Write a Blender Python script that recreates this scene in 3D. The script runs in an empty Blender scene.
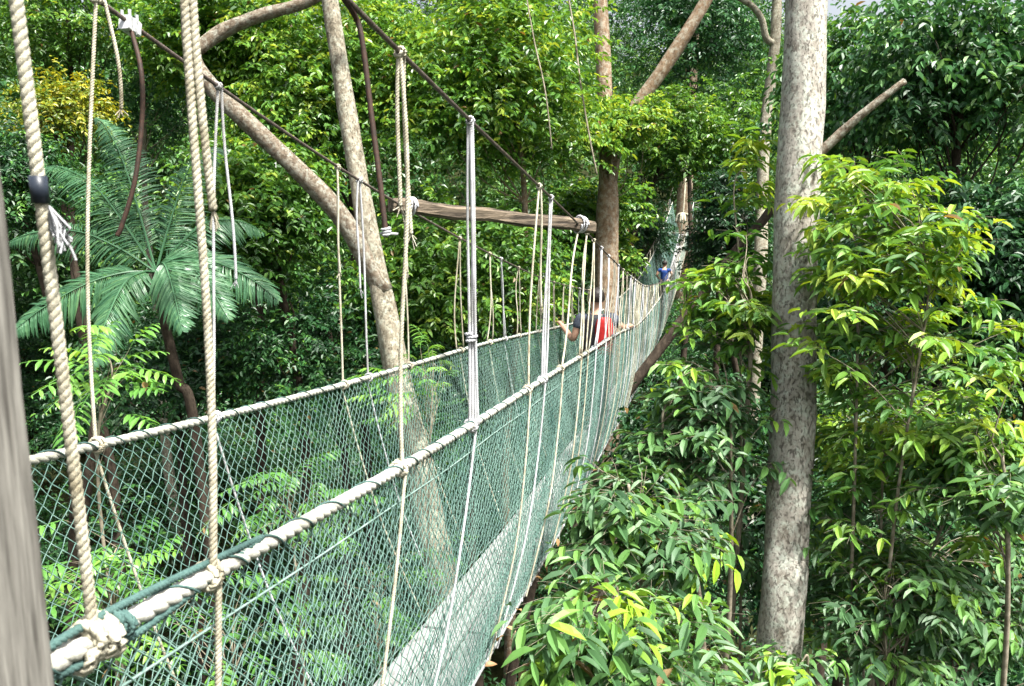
import bpy, math, random
import numpy as np
from mathutils import Vector

rng = np.random.default_rng(11)
random.seed(4)
S = bpy.context.scene
COL = S.collection

# ------------------------------------------------------------------ camera frame
FPX, CX, CY = 800.0, 512.0, 343.0
TH = math.atan(137/800); PS = math.atan(178/800*math.cos(TH))
FW = np.array([-math.sin(PS)*math.cos(TH), math.cos(PS)*math.cos(TH), -math.sin(TH)])
RT = np.array([math.cos(PS), math.sin(PS), 0.0]); UP = np.cross(RT, FW)
def ray(px, py): return FW + RT*(px-CX)/FPX + UP*(CY-py)/FPX
def at(px, py, depth): return ray(px, py)*depth
def at_x(px, py, X):
    r = ray(px, py); return r*(X/r[0])

# ------------------------------------------------------------------ materials
def nodes_of(name):
    m = bpy.data.materials.new(name); m.use_nodes = True
    nt = m.node_tree; nt.nodes.clear()
    out = nt.nodes.new('ShaderNodeOutputMaterial')
    return m, nt, out
def N(nt, t, **kw):
    n = nt.nodes.new('ShaderNode'+t)
    for k, v in kw.items(): setattr(n, k, v)
    return n
def ramp(nt, stops, interp='LINEAR'):
    r = N(nt, 'ValToRGB'); r.color_ramp.interpolation = interp
    e = r.color_ramp.elements
    while len(e) < len(stops): e.new(0.5)
    for i, (p, c) in enumerate(stops):
        e[i].position = p; e[i].color = (*c, 1)
    return r

def leaf_material(name, stops, transl=0.3, rough=0.42, tcol=(1.5, 1.25, 0.55), spec=0.5):
    m, nt, out = nodes_of(name); L = nt.links
    a = N(nt, 'Attribute', attribute_name='tint')
    r = ramp(nt, stops); L.new(a.outputs['Fac'], r.inputs[0])
    b = N(nt, 'BsdfPrincipled'); b.inputs['Roughness'].default_value = rough
    b.inputs['Specular IOR Level'].default_value = spec
    L.new(r.outputs[0], b.inputs['Base Color'])
    t = N(nt, 'BsdfTranslucent')
    mx = N(nt, 'Mix', data_type='RGBA', blend_type='MULTIPLY'); mx.inputs[0].default_value = 1
    L.new(r.outputs[0], mx.inputs[6]); mx.inputs[7].default_value = (*tcol, 1)
    L.new(mx.outputs[2], t.inputs[0])
    s = N(nt, 'MixShader'); s.inputs[0].default_value = transl
    L.new(b.outputs[0], s.inputs[1]); L.new(t.outputs[0], s.inputs[2])
    L.new(s.outputs[0], out.inputs[0])
    return m

def bark_material(name, dark, mid, light, scale=1.0, lichen=None, bump=0.6, fleck=(.05, .035, .022), iso=False):
    m, nt, out = nodes_of(name); L = nt.links
    tc = N(nt, 'TexCoord'); mp = N(nt, 'Mapping')
    mp.inputs['Scale'].default_value = (5*scale, 5*scale, (5 if iso else 2.6)*scale)
    L.new(tc.outputs['Object'], mp.inputs[0])
    def noise(sc, det, rough, vec):
        n = N(nt, 'TexNoise'); n.inputs['Scale'].default_value = sc; n.inputs['Detail'].default_value = det
        n.inputs['Roughness'].default_value = rough; L.new(vec, n.inputs['Vector']); return n
    n1 = noise(1.7, 9, .68, mp.outputs[0])
    r = ramp(nt, [(0.32, dark), (0.48, mid), (0.66, light)]); L.new(n1.outputs['Fac'], r.inputs[0])
    col = r.outputs[0]
    if lichen:
        n3 = noise(9.5*scale, 9, .75, tc.outputs['Object'])
        r3 = ramp(nt, [(0.47, (0, 0, 0)), (0.60, (.8, .8, .8))]); L.new(n3.outputs['Fac'], r3.inputs[0])
        mx = N(nt, 'Mix', data_type='RGBA'); L.new(r3.outputs[0], mx.inputs[0])
        L.new(col, mx.inputs[6]); mx.inputs[7].default_value = (*lichen, 1); col = mx.outputs[2]
    n4 = noise(7.5, 9, .75, mp.outputs[0])
    r4 = ramp(nt, [(0.33, (.7, .7, .7)), (0.47, (0, 0, 0))]); L.new(n4.outputs['Fac'], r4.inputs[0])
    mx = N(nt, 'Mix', data_type='RGBA'); L.new(r4.outputs[0], mx.inputs[0])
    L.new(col, mx.inputs[6]); mx.inputs[7].default_value = (*fleck, 1); col = mx.outputs[2]
    b = N(nt, 'BsdfPrincipled'); b.inputs['Roughness'].default_value = 0.85
    b.inputs['Specular IOR Level'].default_value = 0.2
    L.new(col, b.inputs['Base Color'])
    ad = N(nt, 'Math', operation='SUBTRACT'); L.new(n1.outputs['Fac'], ad.inputs[0]); L.new(r4.outputs[0], ad.inputs[1])
    bp = N(nt, 'Bump'); bp.inputs['Strength'].default_value = bump; bp.inputs['Distance'].default_value = 0.02
    L.new(ad.outputs[0], bp.inputs['Height']); L.new(bp.outputs[0], b.inputs['Normal'])
    L.new(b.outputs[0], out.inputs[0])
    return m

def rope_material(name, dirt, c1, c2):
    m, nt, out = nodes_of(name); L = nt.links
    tc = N(nt, 'TexCoord')
    def noise(sc, det, rough):
        n = N(nt, 'TexNoise'); n.inputs['Scale'].default_value = sc; n.inputs['Detail'].default_value = det
        n.inputs['Roughness'].default_value = rough; L.new(tc.outputs['Object'], n.inputs['Vector']); return n
    a = noise(210, 4, .7); b_ = noise(16, 7, .75); c = noise(2.6, 5, .6)
    r = ramp(nt, [(.3, c1), (.65, c2)]); L.new(a.outputs['Fac'], r.inputs[0])
    ad = N(nt, 'Math', operation='ADD'); L.new(b_.outputs['Fac'], ad.inputs[0]); L.new(c.outputs['Fac'], ad.inputs[1])
    k = ramp(nt, [(.40, (1, 1, 1)), (.54, (.15, .15, .15))]); 
    hf = N(nt, 'Math', operation='MULTIPLY'); L.new(ad.outputs[0], hf.inputs[0]); hf.inputs[1].default_value = .5
    L.new(hf.outputs[0], k.inputs[0])
    mx = N(nt, 'Mix', data_type='RGBA'); L.new(k.outputs[0], mx.inputs[0]); L.new(r.outputs[0], mx.inputs[6]); mx.inputs[7].default_value = (*dirt, 1)
    b = N(nt, 'BsdfPrincipled'); b.inputs['Roughness'].default_value = .92; b.inputs['Specular IOR Level'].default_value = .15
    L.new(mx.outputs[2], b.inputs['Base Color'])
    bp = N(nt, 'Bump'); bp.inputs['Strength'].default_value = .8; bp.inputs['Distance'].default_value = .003
    L.new(a.outputs['Fac'], bp.inputs['Height']); L.new(bp.outputs[0], b.inputs['Normal']); L.new(b.outputs[0], out.inputs[0])
    return m

def noisy_material(name, c1, c2, scale=8.0, rough=0.8, stretch=(1, 1, 1), bump=0.0, metal=0.0, lo=0.35, hi=0.65, bdist=0.004, rot=None, spec=.3):
    m, nt, out = nodes_of(name); L = nt.links
    tc = N(nt, 'TexCoord'); mp = N(nt, 'Mapping'); mp.inputs['Scale'].default_value = stretch
    if rot is not None: mp.vector_type = 'TEXTURE'; mp.inputs['Rotation'].default_value = (0, 0, rot)
    L.new(tc.outputs['Object'], mp.inputs[0])
    n1 = N(nt, 'TexNoise'); n1.inputs['Scale'].default_value = scale; n1.inputs['Detail'].default_value = 8
    n1.inputs['Roughness'].default_value = 0.65
    L.new(mp.outputs[0], n1.inputs['Vector'])
    r = ramp(nt, [(lo, c1), (hi, c2)]); L.new(n1.outputs['Fac'], r.inputs[0])
    b = N(nt, 'BsdfPrincipled'); b.inputs['Roughness'].default_value = rough
    b.inputs['Metallic'].default_value = metal; b.inputs['Specular IOR Level'].default_value = spec
    L.new(r.outputs[0], b.inputs['Base Color'])
    if bump:
        bp = N(nt, 'Bump'); bp.inputs['Strength'].default_value = bump; bp.inputs['Distance'].default_value = bdist
        L.new(n1.outputs['Fac'], bp.inputs['Height']); L.new(bp.outputs[0], b.inputs['Normal'])
    L.new(b.outputs[0], out.inputs[0])
    return m

M = {}
# leaves: tint 0 old dark leaf .. 1 young leaf
M['broad'] = leaf_material('broad leaf', [(0, (.17, .11, .04)), (.012, (.022, .080, .012)), (.45, (.070, .180, .026)), (.8, (.140, .285, .040)), (1, (.28, .38, .05))], .36, .40)
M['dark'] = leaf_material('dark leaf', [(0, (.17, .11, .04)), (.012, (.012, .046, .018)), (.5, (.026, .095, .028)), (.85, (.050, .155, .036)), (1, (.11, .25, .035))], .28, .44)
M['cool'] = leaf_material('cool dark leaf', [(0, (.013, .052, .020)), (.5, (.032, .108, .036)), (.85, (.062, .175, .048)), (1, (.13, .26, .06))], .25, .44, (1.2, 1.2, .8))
M['big'] = leaf_material('large leaf', [(0, (.17, .11, .04)), (.012, (.028, .095, .024)), (.45, (.065, .18, .034)), (.78, (.15, .30, .032)), (1, (.30, .41, .04))], .36, .50, spec=.5)
M['drooping'] = leaf_material('drooping leaf', [(0, (.17, .11, .04)), (.012, (.034, .088, .038)), (.5, (.064, .150, .054)), (.8, (.11, .25, .045)), (1, (.24, .40, .03))], .32, .50, spec=.5)
M['yellow'] = leaf_material('yellow leaf', [(0, (.05, .12, .02)), (.5, (.15, .21, .02)), (1, (.42, .38, .03))], .35)
M['fern'] = leaf_material('feathery leaf', [(0, (.17, .11, .04)), (.012, (.035, .11, .025)), (.5, (.085, .23, .038)), (1, (.19, .36, .05))], .36, .40)
M['palm'] = leaf_material('palm leaf', [(0, (.030, .10, .048)), (.5, (.058, .155, .072)), (1, (.12, .24, .10))], .25, .40, (1.2, 1.2, .8))
M['forest'] = leaf_material('forest leaf', [(0, (.016, .056, .020)), (.5, (.040, .120, .030)), (.85, (.080, .20, .04)), (1, (.15, .26, .05))], .30)
M['dryleaf'] = leaf_material('dry leaf', [(0, (.20, .10, .04)), (1, (.42, .26, .12))], .2, .6)
M['pale_bark'] = bark_material('pale lichened bark', (.15, .13, .10), (.275, .255, .22), (.37, .355, .31), 1.1, (.41, .44, .375), 1.0, (.09, .065, .047))
M['grey_bark'] = bark_material('grey bark', (.085, .072, .05), (.19, .165, .12), (.29, .26, .20), 1.6, (.36, .365, .29), .8, (.05, .038, .026))
M['limb_bark'] = bark_material('limb bark', (.06, .042, .027), (.13, .10, .07), (.22, .19, .145), 1.9, (.29, .29, .24), .8, (.075, .045, .028), iso=True)
M['brown_bark'] = bark_material('brown bark', (.07, .045, .026), (.16, .105, .062), (.25, .18, .12), 1.2, (.30, .28, .22), .6, (.045, .028, .016))
M['dark_bark'] = bark_material('dark bark', (.014, .010, .007), (.038, .028, .02), (.08, .062, .045), 1.0)
M['twig'] = noisy_material('twig bark', (.10, .085, .055), (.27, .24, .18), 14, .85)
M['green_twig'] = noisy_material('green twig', (.07, .10, .03), (.16, .18, .07), 14, .7)
M['tan_rope'] = rope_material('weathered tan rope', (.215, .19, .13), (.34, .32, .24), (.54, .52, .42))
M['white_rope'] = rope_material('white nylon rope', (.25, .25, .24), (.32, .33, .345), (.50, .51, .53))
M['cream_rope'] = rope_material('cream hawser', (.24, .24, .20), (.36, .36, .315), (.56, .555, .50))
M['cord'] = rope_material('teal cord', (.025, .05, .045), (.045, .095, .088), (.085, .15, .135))
M['net'] = noisy_material('teal net twine', (.045, .11, .092), (.16, .255, .215), 1.7, .5, lo=.3, hi=.7)
M['net_edge'] = noisy_material('pale teal cord', (.09, .15, .13), (.20, .27, .245), 12, .6)
M['steel'] = noisy_material('weathered steel cable', (.055, .040, .034), (.15, .12, .105), 40, .55, metal=.3)
M['rust'] = noisy_material('rusted cable', (.016, .010, .007), (.045, .022, .013), 60, .7)
M['clamp'] = noisy_material('galvanised clamp', (.35, .36, .36), (.65, .66, .66), 60, .45, metal=.4)
M['tape'] = noisy_material('black tape', (.010, .014, .022), (.025, .032, .045), 30, .4)
M['board'] = noisy_material('pale plank', (.17, .17, .165), (.34, .345, .335), 9, .75, (3, 1.2, 2), .2)
M['ladder'] = noisy_material('aluminium', (.45, .46, .47), (.62, .63, .64), 12, .45, metal=.5)
M['post'] = noisy_material('weathered post timber', (.065, .06, .052), (.235, .225, .20), 11, .85, (10, 10, .6), .5, bdist=.006)
M['beam'] = noisy_material('old beam timber', (.028, .022, .016), (.19, .15, .105), 3.2, .9, (1.4, .10, .10), .9, lo=.40, hi=.66, bdist=.02, rot=.75)
M['ground'] = noisy_material('forest floor', (.010, .012, .006), (.030, .034, .014), 1.2, .95, bump=.6, bdist=.2, spec=0.0)
M['skin'] = noisy_material('skin', (.44, .25, .17), (.52, .31, .22), 12, .55)
M['hair'] = noisy_material('dark hair', (.010, .008, .007), (.03, .022, .018), 60, .5)
M['grey_cloth'] = noisy_material('grey blue cloth', (.055, .065, .09), (.085, .10, .13), 30, .85)
M['blue_cloth'] = noisy_material('blue cloth', (.012, .04, .17), (.02, .07, .28), 20, .8)
M['trousers'] = noisy_material('dark trousers', (.012, .014, .022), (.03, .034, .05), 30, .9)
M['black_cloth'] = noisy_material('black pack cloth', (.015, .015, .018), (.04, .04, .045), 30, .7)
M['red_cloth'] = noisy_material('red pack cloth', (.34, .012, .012), (.46, .022, .02), 20, .7)

# ------------------------------------------------------------------ mesh helpers
def mesh_from(name, V, Fs, tint=None, smooth=False):
    """V (n,3); Fs: list of int arrays (k, corners)."""
    V = np.asarray(V, dtype=np.float32)
    me = bpy.data.meshes.new(name)
    me.vertices.add(len(V)); me.vertices.foreach_set('co', V.ravel())
    loops = np.concatenate([f.ravel() for f in Fs]).astype(np.int32)
    tot = np.concatenate([np.full(len(f), f.shape[1]) for f in Fs]).astype(np.int32)
    start = np.concatenate([[0], np.cumsum(tot)[:-1]]).astype(np.int32)
    me.loops.add(len(loops)); me.loops.foreach_set('vertex_index', loops)
    me.polygons.add(len(tot)); me.polygons.foreach_set('loop_start', start)
    me.polygons.foreach_set('use_smooth', np.full(len(tot), smooth, dtype=bool))
    if tint is not None:
        at_ = me.attributes.new('tint', 'FLOAT', 'FACE')
        at_.data.foreach_set('value', np.asarray(tint, dtype=np.float32))
    me.update(calc_edges=True)
    return me

class Geo:
    def __init__(self): self.V = []; self.F = {}; self.n = 0; self.T = {}
    def add(self, V, F, tint=None):
        V = np.asarray(V, float).reshape(-1, 3); F = np.asarray(F, int)
        k = F.shape[1]
        self.V.append(V); self.F.setdefault(k, []).append(F+self.n); self.n += len(V)
        self.T.setdefault(k, []).append(np.full(len(F), .5) if tint is None else np.asarray(tint))
        return self
    def build(self, name, mat, parent=None, smooth=False, origin=None):
        V = np.concatenate(self.V)
        ks = sorted(self.F)
        Fs = [np.concatenate(self.F[k]) for k in ks]
        T = np.concatenate([np.concatenate(self.T[k]) for k in ks])
        o0 = np.zeros(3)
        if origin is not None: o0 = np.asarray(origin, float)
        if parent is not None: o0 = np.array(parent_world(parent))
        me = mesh_from(name, V-o0, Fs, T, smooth)
        me.materials.append(M[mat] if isinstance(mat, str) else mat)
        o = bpy.data.objects.new(name, me); COL.objects.link(o)
        if parent is not None: o.parent = parent
        else: o.location = o0
        return o
def parent_world(p):
    v = Vector((0, 0, 0))
    while p is not None: v += p.location; p = p.parent
    return v
def tag(o, label=None, cat=None, group=None, kind=None):
    if label: o['label'] = label
    if cat: o['category'] = cat
    if group: o['group'] = group
    if kind: o['kind'] = kind
    return o
def empty(name, loc, label, cat, group=None):
    o = bpy.data.objects.new(name, None); COL.objects.link(o); o.location = Vector([float(c) for c in loc])
    o.empty_display_size = .2
    return tag(o, label, cat, group)

def unit(v): return v/np.maximum(np.linalg.norm(v, axis=-1, keepdims=True), 1e-9)

def frames(P):
    """parallel-ish frames for path (n,3)"""
    P = np.asarray(P, float)
    T = unit(np.gradient(P, axis=0))
    ref = np.array([0, 0, 1.0])
    if abs(T[:, 2]).mean() > .75: ref = np.array([1.0, 0, 0])
    A = unit(np.cross(np.broadcast_to(ref, T.shape), T)); B = np.cross(T, A)
    return T, A, B
def tube(P, R, sides=8, cap=True, lump=0.0, seed=0):
    P = np.asarray(P, float); n = len(P); R = np.broadcast_to(np.asarray(R, float), (n,))
    T, A, B = frames(P)
    a = np.linspace(0, 2*np.pi, sides, endpoint=False)
    rad = R[:, None]*np.ones((1, sides))
    if lump:
        r_ = np.random.default_rng(seed)
        k = np.arange(n)[:, None]
        for q in range(6):
            f1 = r_.integers(1, 5); f2 = r_.uniform(.08, .9); p = r_.uniform(0, 6.28, 2)
            rad = rad*(1+lump/2.4*np.sin(f1*a[None]+p[0]+.6*np.sin(f2*k+p[1]))*np.sin(f2*k+p[1]+q))
    V = P[:, None]+rad[..., None]*(np.cos(a)[None, :, None]*A[:, None]+np.sin(a)[None, :, None]*B[:, None])
    i = np.arange(n-1)[:, None]*sides; j = np.arange(sides)[None]; j2 = (j+1) % sides
    F = np.stack([i+j, i+j2, i+sides+j2, i+sides+j], -1).reshape(-1, 4)
    V = V.reshape(-1, 3)
    if cap:
        c0 = len(V); V = np.concatenate([V, P[:1], P[-1:]])
        jj = np.arange(sides); j2 = (jj+1) % sides
        F3 = np.concatenate([np.stack([np.full(sides, c0), j2, jj, jj], -1),
                             np.stack([np.full(sides, c0+1), (n-1)*sides+jj, (n-1)*sides+j2, (n-1)*sides+j2], -1)])
        return V, F, F3[:, :3]
    return V, F, None
def add_tube(g, P, R, sides=8, lump=0.0, seed=0, cap=True):
    V, F, F3 = tube(P, R, sides, cap, lump, seed)
    n0 = g.n; g.add(V, F)
    if F3 is not None:
        g.F.setdefault(3, []).append(F3+n0); g.T.setdefault(3, []).append(np.full(len(F3), .5))
def multi_tubes(g, P, R, sides=4):
    """P (K,n,3) R (K,n)"""
    P = np.asarray(P, float); K, n, _ = P.shape
    T = unit(np.gradient(P, axis=1))
    ref = np.broadcast_to(np.array([.31, .17, .93]), T.shape)
    A = unit(np.cross(ref, T)); B = np.cross(T, A)
    a = np.linspace(0, 2*np.pi, sides, endpoint=False)
    V = P[:, :, None]+np.asarray(R)[:, :, None, None]*(np.cos(a)[:, None]*A[:, :, None]+np.sin(a)[:, None]*B[:, :, None])
    k = (np.arange(K)*n*sides)[:, None, None]; i = (np.arange(n-1)*sides)[None, :, None]; j = np.arange(sides)[None, None]
    j2 = (j+1) % sides
    F = np.stack([k+i+j, k+i+j2, k+i+sides+j2, k+i+sides+j], -1).reshape(-1, 4)
    g.add(V.reshape(-1, 3), F)
def smooth_path(pts, n=40):
    """Catmull-Rom through points"""
    P = np.asarray(pts, float)
    P = np.concatenate([2*P[:1]-P[1:2], P, 2*P[-1:]-P[-2:-1]])
    seg = len(P)-3
    t = np.linspace(0, seg-1e-6, n); i = t.astype(int); u = (t-i)[:, None]
    p0, p1, p2, p3 = P[i], P[i+1], P[i+2], P[i+3]
    return .5*((2*p1)+(-p0+p2)*u+(2*p0-5*p1+4*p2-p3)*u**2+(-p0+3*p1-3*p2+p3)*u**3)
def resample(P, step):
    P = np.asarray(P, float)
    d = np.concatenate([[0], np.cumsum(np.linalg.norm(np.diff(P, axis=0), axis=1))])
    n = max(3, int(d[-1]/step)+1); s = np.linspace(0, d[-1], n)
    return np.stack([np.interp(s, d, P[:, k]) for k in range(3)], -1), s
def rope(g, P, R, pitch=None, strands=3, sides=6, div=7):
    pitch = pitch or R*5.5
    Q, s = resample(P, pitch/div)
    T, A, B = frames(Q)
    for k in range(strands):
        ph = 2*np.pi*s/pitch+2*np.pi*k/strands
        C = Q+R*.41*(np.cos(ph)[:, None]*A+np.sin(ph)[:, None]*B)
        add_tube(g, C, R*.615, sides)
def coil(g, c, axis, R, r, turns=2.5, pitch=None, seed=0, twist=True):
    """rope wound round an axis (a knot round a cable or hand rope)"""
    r_ = np.random.default_rng(seed)
    axis = unit(np.asarray(axis, float)); ref = np.array([0, 0, 1.0]) if abs(axis[2]) < .8 else np.array([1.0, 0, 0])
    A = unit(np.cross(axis, ref)); B = np.cross(axis, A)
    t = np.linspace(0, turns*2*np.pi, int(turns*16)); pitch = pitch or r*1.9
    off = (t/(2*np.pi)-turns/2)*pitch
    rr = R+r*.55*np.sin(t*1.7+r_.uniform(0, 6))
    P = np.asarray(c)+off[:, None]*axis+rr[:, None]*(np.cos(t)[:, None]*A+np.sin(t)[:, None]*B)
    if twist: rope(g, P, r, r*5, 3, 5, 5)
    else: add_tube(g, P, r, 6)
def box(g, c, ax, ay, az, hx, hy, hz, bev=0.0):
    c = np.asarray(c, float); ax, ay, az = [np.asarray(v, float) for v in (ax, ay, az)]
    if bev <= 0:
        s = np.array([[x, y, z] for x in (-1, 1) for y in (-1, 1) for z in (-1, 1)], float)
        V = c+s[:, :1]*hx*ax+s[:, 1:2]*hy*ay+s[:, 2:]*hz*az
        g.add(V, [(0, 1, 3, 2), (4, 6, 7, 5), (0, 4, 5, 1), (2, 3, 7, 6), (0, 2, 6, 4), (1, 5, 7, 3)]); return
    # bevelled along ay: octagon section
    oc = [(-hx+bev, -hz), (hx-bev, -hz), (hx, -hz+bev), (hx, hz-bev), (hx-bev, hz), (-hx+bev, hz), (-hx, hz-bev), (-hx, -hz+bev)]
    V = []
    for y, k in ((-hy, .97), (-hy+bev, 1), (hy-bev, 1), (hy, .97)):
        for (x, z) in oc: V.append(c+ay*y+ax*x*k+az*z*k)
    F = [(r*8+i, r*8+(i+1) % 8, r*8+8+(i+1) % 8, r*8+8+i) for r in range(3) for i in range(8)]
    n0 = g.n; g.add(V, F)
    g.F.setdefault(8, []).append(np.array([[7, 6, 5, 4, 3, 2, 1, 0], [24, 25, 26, 27, 28, 29, 30, 31]])+n0); g.T.setdefault(8, []).append(np.full(2, .5))

# ------------------------------------------------------------------ leaves
AGE = np.random.default_rng(99)
def add_leaves(g, pos, d, up, L, W, tint, fold=.12, droop=.12, kind='lite'):
    pos, d, up = [np.asarray(a, float).reshape(-1, 3) for a in (pos, d, up)]
    n = len(pos); L = np.broadcast_to(np.asarray(L, float).ravel(), (n,)); W = np.broadcast_to(np.asarray(W, float).ravel(), (n,))
    tint = np.maximum(np.broadcast_to(np.asarray(tint, float).ravel(), (n,)), .035)
    tint = np.where(AGE.random(n) < .006, 0.0, tint)      # a few withered leaves
    d = unit(d); y = unit(np.cross(up, d)); z = np.cross(d, y)
    if kind == 'rhomb':
        tp = np.array([(0, 0, 0), (.45, .5, fold), (1, 0, -droop), (.45, -.5, fold)]); F = np.array([(0, 1, 2, 3)])
    elif kind == 'lite':
        tp = np.array([(0, 0, 0), (.28, .46, fold), (.66, .44, fold-droop*.4), (1, 0, -droop), (.66, -.44, fold-droop*.4), (.28, -.46, fold)])
        F = np.array([(0, 1, 2, 3), (3, 4, 5, 0)])
    else:
        c = lambda u: -droop*u*u*1.3
        tp = np.array([(0, 0, 0), (.33, 0, c(.33)-.0), (.68, 0, c(.68)), (1, 0, c(1)),
                       (.25, .40, fold+c(.25)), (.58, .50, fold+c(.58)), (.84, .26, fold*.5+c(.84)),
                       (.25, -.40, fold+c(.25)), (.58, -.50, fold+c(.58)), (.84, -.26, fold*.5+c(.84))])
        F = np.array([(0, 1, 4, 4), (4, 1, 2, 5), (5, 2, 6, 6), (6, 2, 3, 3), (0, 7, 1, 1), (7, 8, 2, 1), (8, 9, 2, 2), (9, 3, 2, 2)])
        tri = np.array([(0, 1, 4), (4, 1, 2), (4, 2, 5), (5, 2, 6), (6, 2, 3), (0, 7, 1), (7, 2, 1), (7, 8, 2), (8, 9, 2), (9, 3, 2)])
        F = tri
    K = len(tp)
    V = pos[:, None]+d[:, None]*(tp[:, 0]*1.0)[None, :, None]*L[:, None, None]+y[:, None]*tp[:, 1][None, :, None]*W[:, None, None]+z[:, None]*tp[:, 2][None, :, None]*L[:, None, None]
    FF = (np.arange(n)*K)[:, None, None]+F[None]
    g.add(V.reshape(-1, 3), FF.reshape(-1, F.shape[1]), np.repeat(tint, len(F)))

def sphere_dirs(n, r_, zmin=-.6):
    z = r_.uniform(zmin, 1, n); a = r_.uniform(0, 2*np.pi, n); q = np.sqrt(1-z*z)
    return np.stack([q*np.cos(a), q*np.sin(a), z], -1)

def spray_leaves(g, P, D, r_, per=11, slen=.5, L=.1, W=.045, droop=.35, tbase=None, kind='lite', jitter=.35, tspread=.16, flat=.9):
    """sprays: a twig from P along D carrying leaves left and right"""
    n = len(P)
    t = (np.arange(per)+.5)/per
    side = np.where(np.arange(per) % 2, 1.0, -1.0)
    D = unit(D); up = np.array([0, 0, 1.0])
    Sd = unit(np.cross(D, np.broadcast_to(up, D.shape))+1e-5)
    sl = slen*r_.uniform(.65, 1.25, n)
    pos = P[:, None]+D[:, None]*(t[None, :, None]*sl[:, None, None])
    pos[..., 2] -= (droop*.5*t**2)[None]*sl[:, None]
    pos += r_.normal(0, .12*L, pos.shape)
    ld = D[:, None]*.55+Sd[:, None]*(side[None, :, None]*flat)+r_.normal(0, jitter, pos.shape)
    ld[..., 2] -= droop
    un = np.broadcast_to(up, pos.shape)+r_.normal(0, jitter, pos.shape)+D[:, None]*.25
    tb = r_.beta(2.2, 2.6, n) if tbase is None else tbase
    tint = np.clip(tb[:, None]+r_.normal(0, tspread, (n, per)), 0, 1)
    Ls = L*r_.uniform(.65, 1.2, (n, per))
    add_leaves(g, pos, ld, un, Ls.ravel(), (Ls*W/L).ravel(), tint.ravel(), kind=kind, droop=.18)

def whorl_leaves(g, P, AX, r_, per=8, L=.2, W=.07, down=.5, tbase=None, kind='curved', tspread=.12):
    n = len(P); AX = unit(AX)
    ref = np.where(np.abs(AX[:, 2:3]) < .9, np.array([[0, 0, 1.0]]), np.array([[1.0, 0, 0]]))
    A = unit(np.cross(AX, ref)); B = np.cross(AX, A)
    a = 2*np.pi*(np.arange(per)/per)[None]+r_.uniform(0, 6.28, (n, 1))+r_.normal(0, .28, (n, per))
    rad = np.cos(a)[..., None]*A[:, None]+np.sin(a)[..., None]*B[:, None]
    lay = r_.uniform(0, 1, (n, per))
    d = rad+AX[:, None]*(.45*lay-.1)[..., None]+r_.normal(0, .18, rad.shape)
    d[..., 2] -= down*r_.uniform(.5, 1.6, (n, per))
    pos = P[:, None]+AX[:, None]*((lay-.8)*L*.7)[..., None]+rad*(.10*L)
    un = np.broadcast_to(np.array([0, 0, 1.0]), pos.shape)+AX[:, None]*.6+r_.normal(0, .22, pos.shape)
    tb = r_.beta(2, 2.6, n) if tbase is None else tbase
    tint = np.clip(tb[:, None]+r_.normal(0, tspread, (n, per)), 0, 1)
    Ls = L*r_.uniform(.55, 1.15, (n, per))
    add_leaves(g, pos, d, un, Ls.ravel(), (Ls*W/L*r_.uniform(.85, 1.15, Ls.shape)).ravel(), tint.ravel(), kind=kind, droop=.30, fold=.08)

def lobes(r_, c, R, n, frac=.42):
    """boughs filling an ellipsoid crown"""
    d = sphere_dirs(n, r_, -.75); q = r_.uniform(.25, 1, n)**.5*(1-frac*.75)
    C = np.asarray(c)+d*q[:, None]*np.asarray(R)
    rr = frac*np.asarray(R)[None]*r_.uniform(.65, 1.25, (n, 1))
    return C, rr
def crown_sprays(r_, C, RR, per_bough, zmin=-.45):
    nb = len(C)
    d = sphere_dirs(nb*per_bough, r_, zmin)
    q = r_.uniform(.25, 1, len(d))**.45
    idx = np.repeat(np.arange(nb), per_bough)
    P = C[idx]+d*q[:, None]*RR[idx]
    D = d*np.array([1, 1, .45])+r_.normal(0, .35, d.shape); D[:, 2] -= .12
    return P, D, idx

GROUND0 = -12.5
def ground_z(x, y):
    x = np.asarray(x, float); y = np.asarray(y, float)
    r = np.hypot(x, y)
    z = GROUND0+.16*np.maximum(0, y-6)+.10*np.maximum(0, -x-4)+.10*np.maximum(0, x-8)
    z = z+.04*np.maximum(0, r-45)*np.clip((y+10)/40, 0, 1)
    z = z+.7*np.sin(x*.21+1)*np.cos(y*.17)+.35*np.sin(x*.53+y*.41)
    return np.minimum(z, 60)

def trunk_path(base, top, bend, r_, n=22):
    base = np.asarray(base, float); top = np.asarray(top, float)
    t = np.linspace(0, 1, n)[:, None]
    w = np.zeros((n, 3))
    for k in (1, 2, 3):
        w += np.sin(np.pi*k*t)*r_.normal(0, bend/k, 3)*np.array([1, 1, .2])
    return base+(top-base)*t+w

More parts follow.
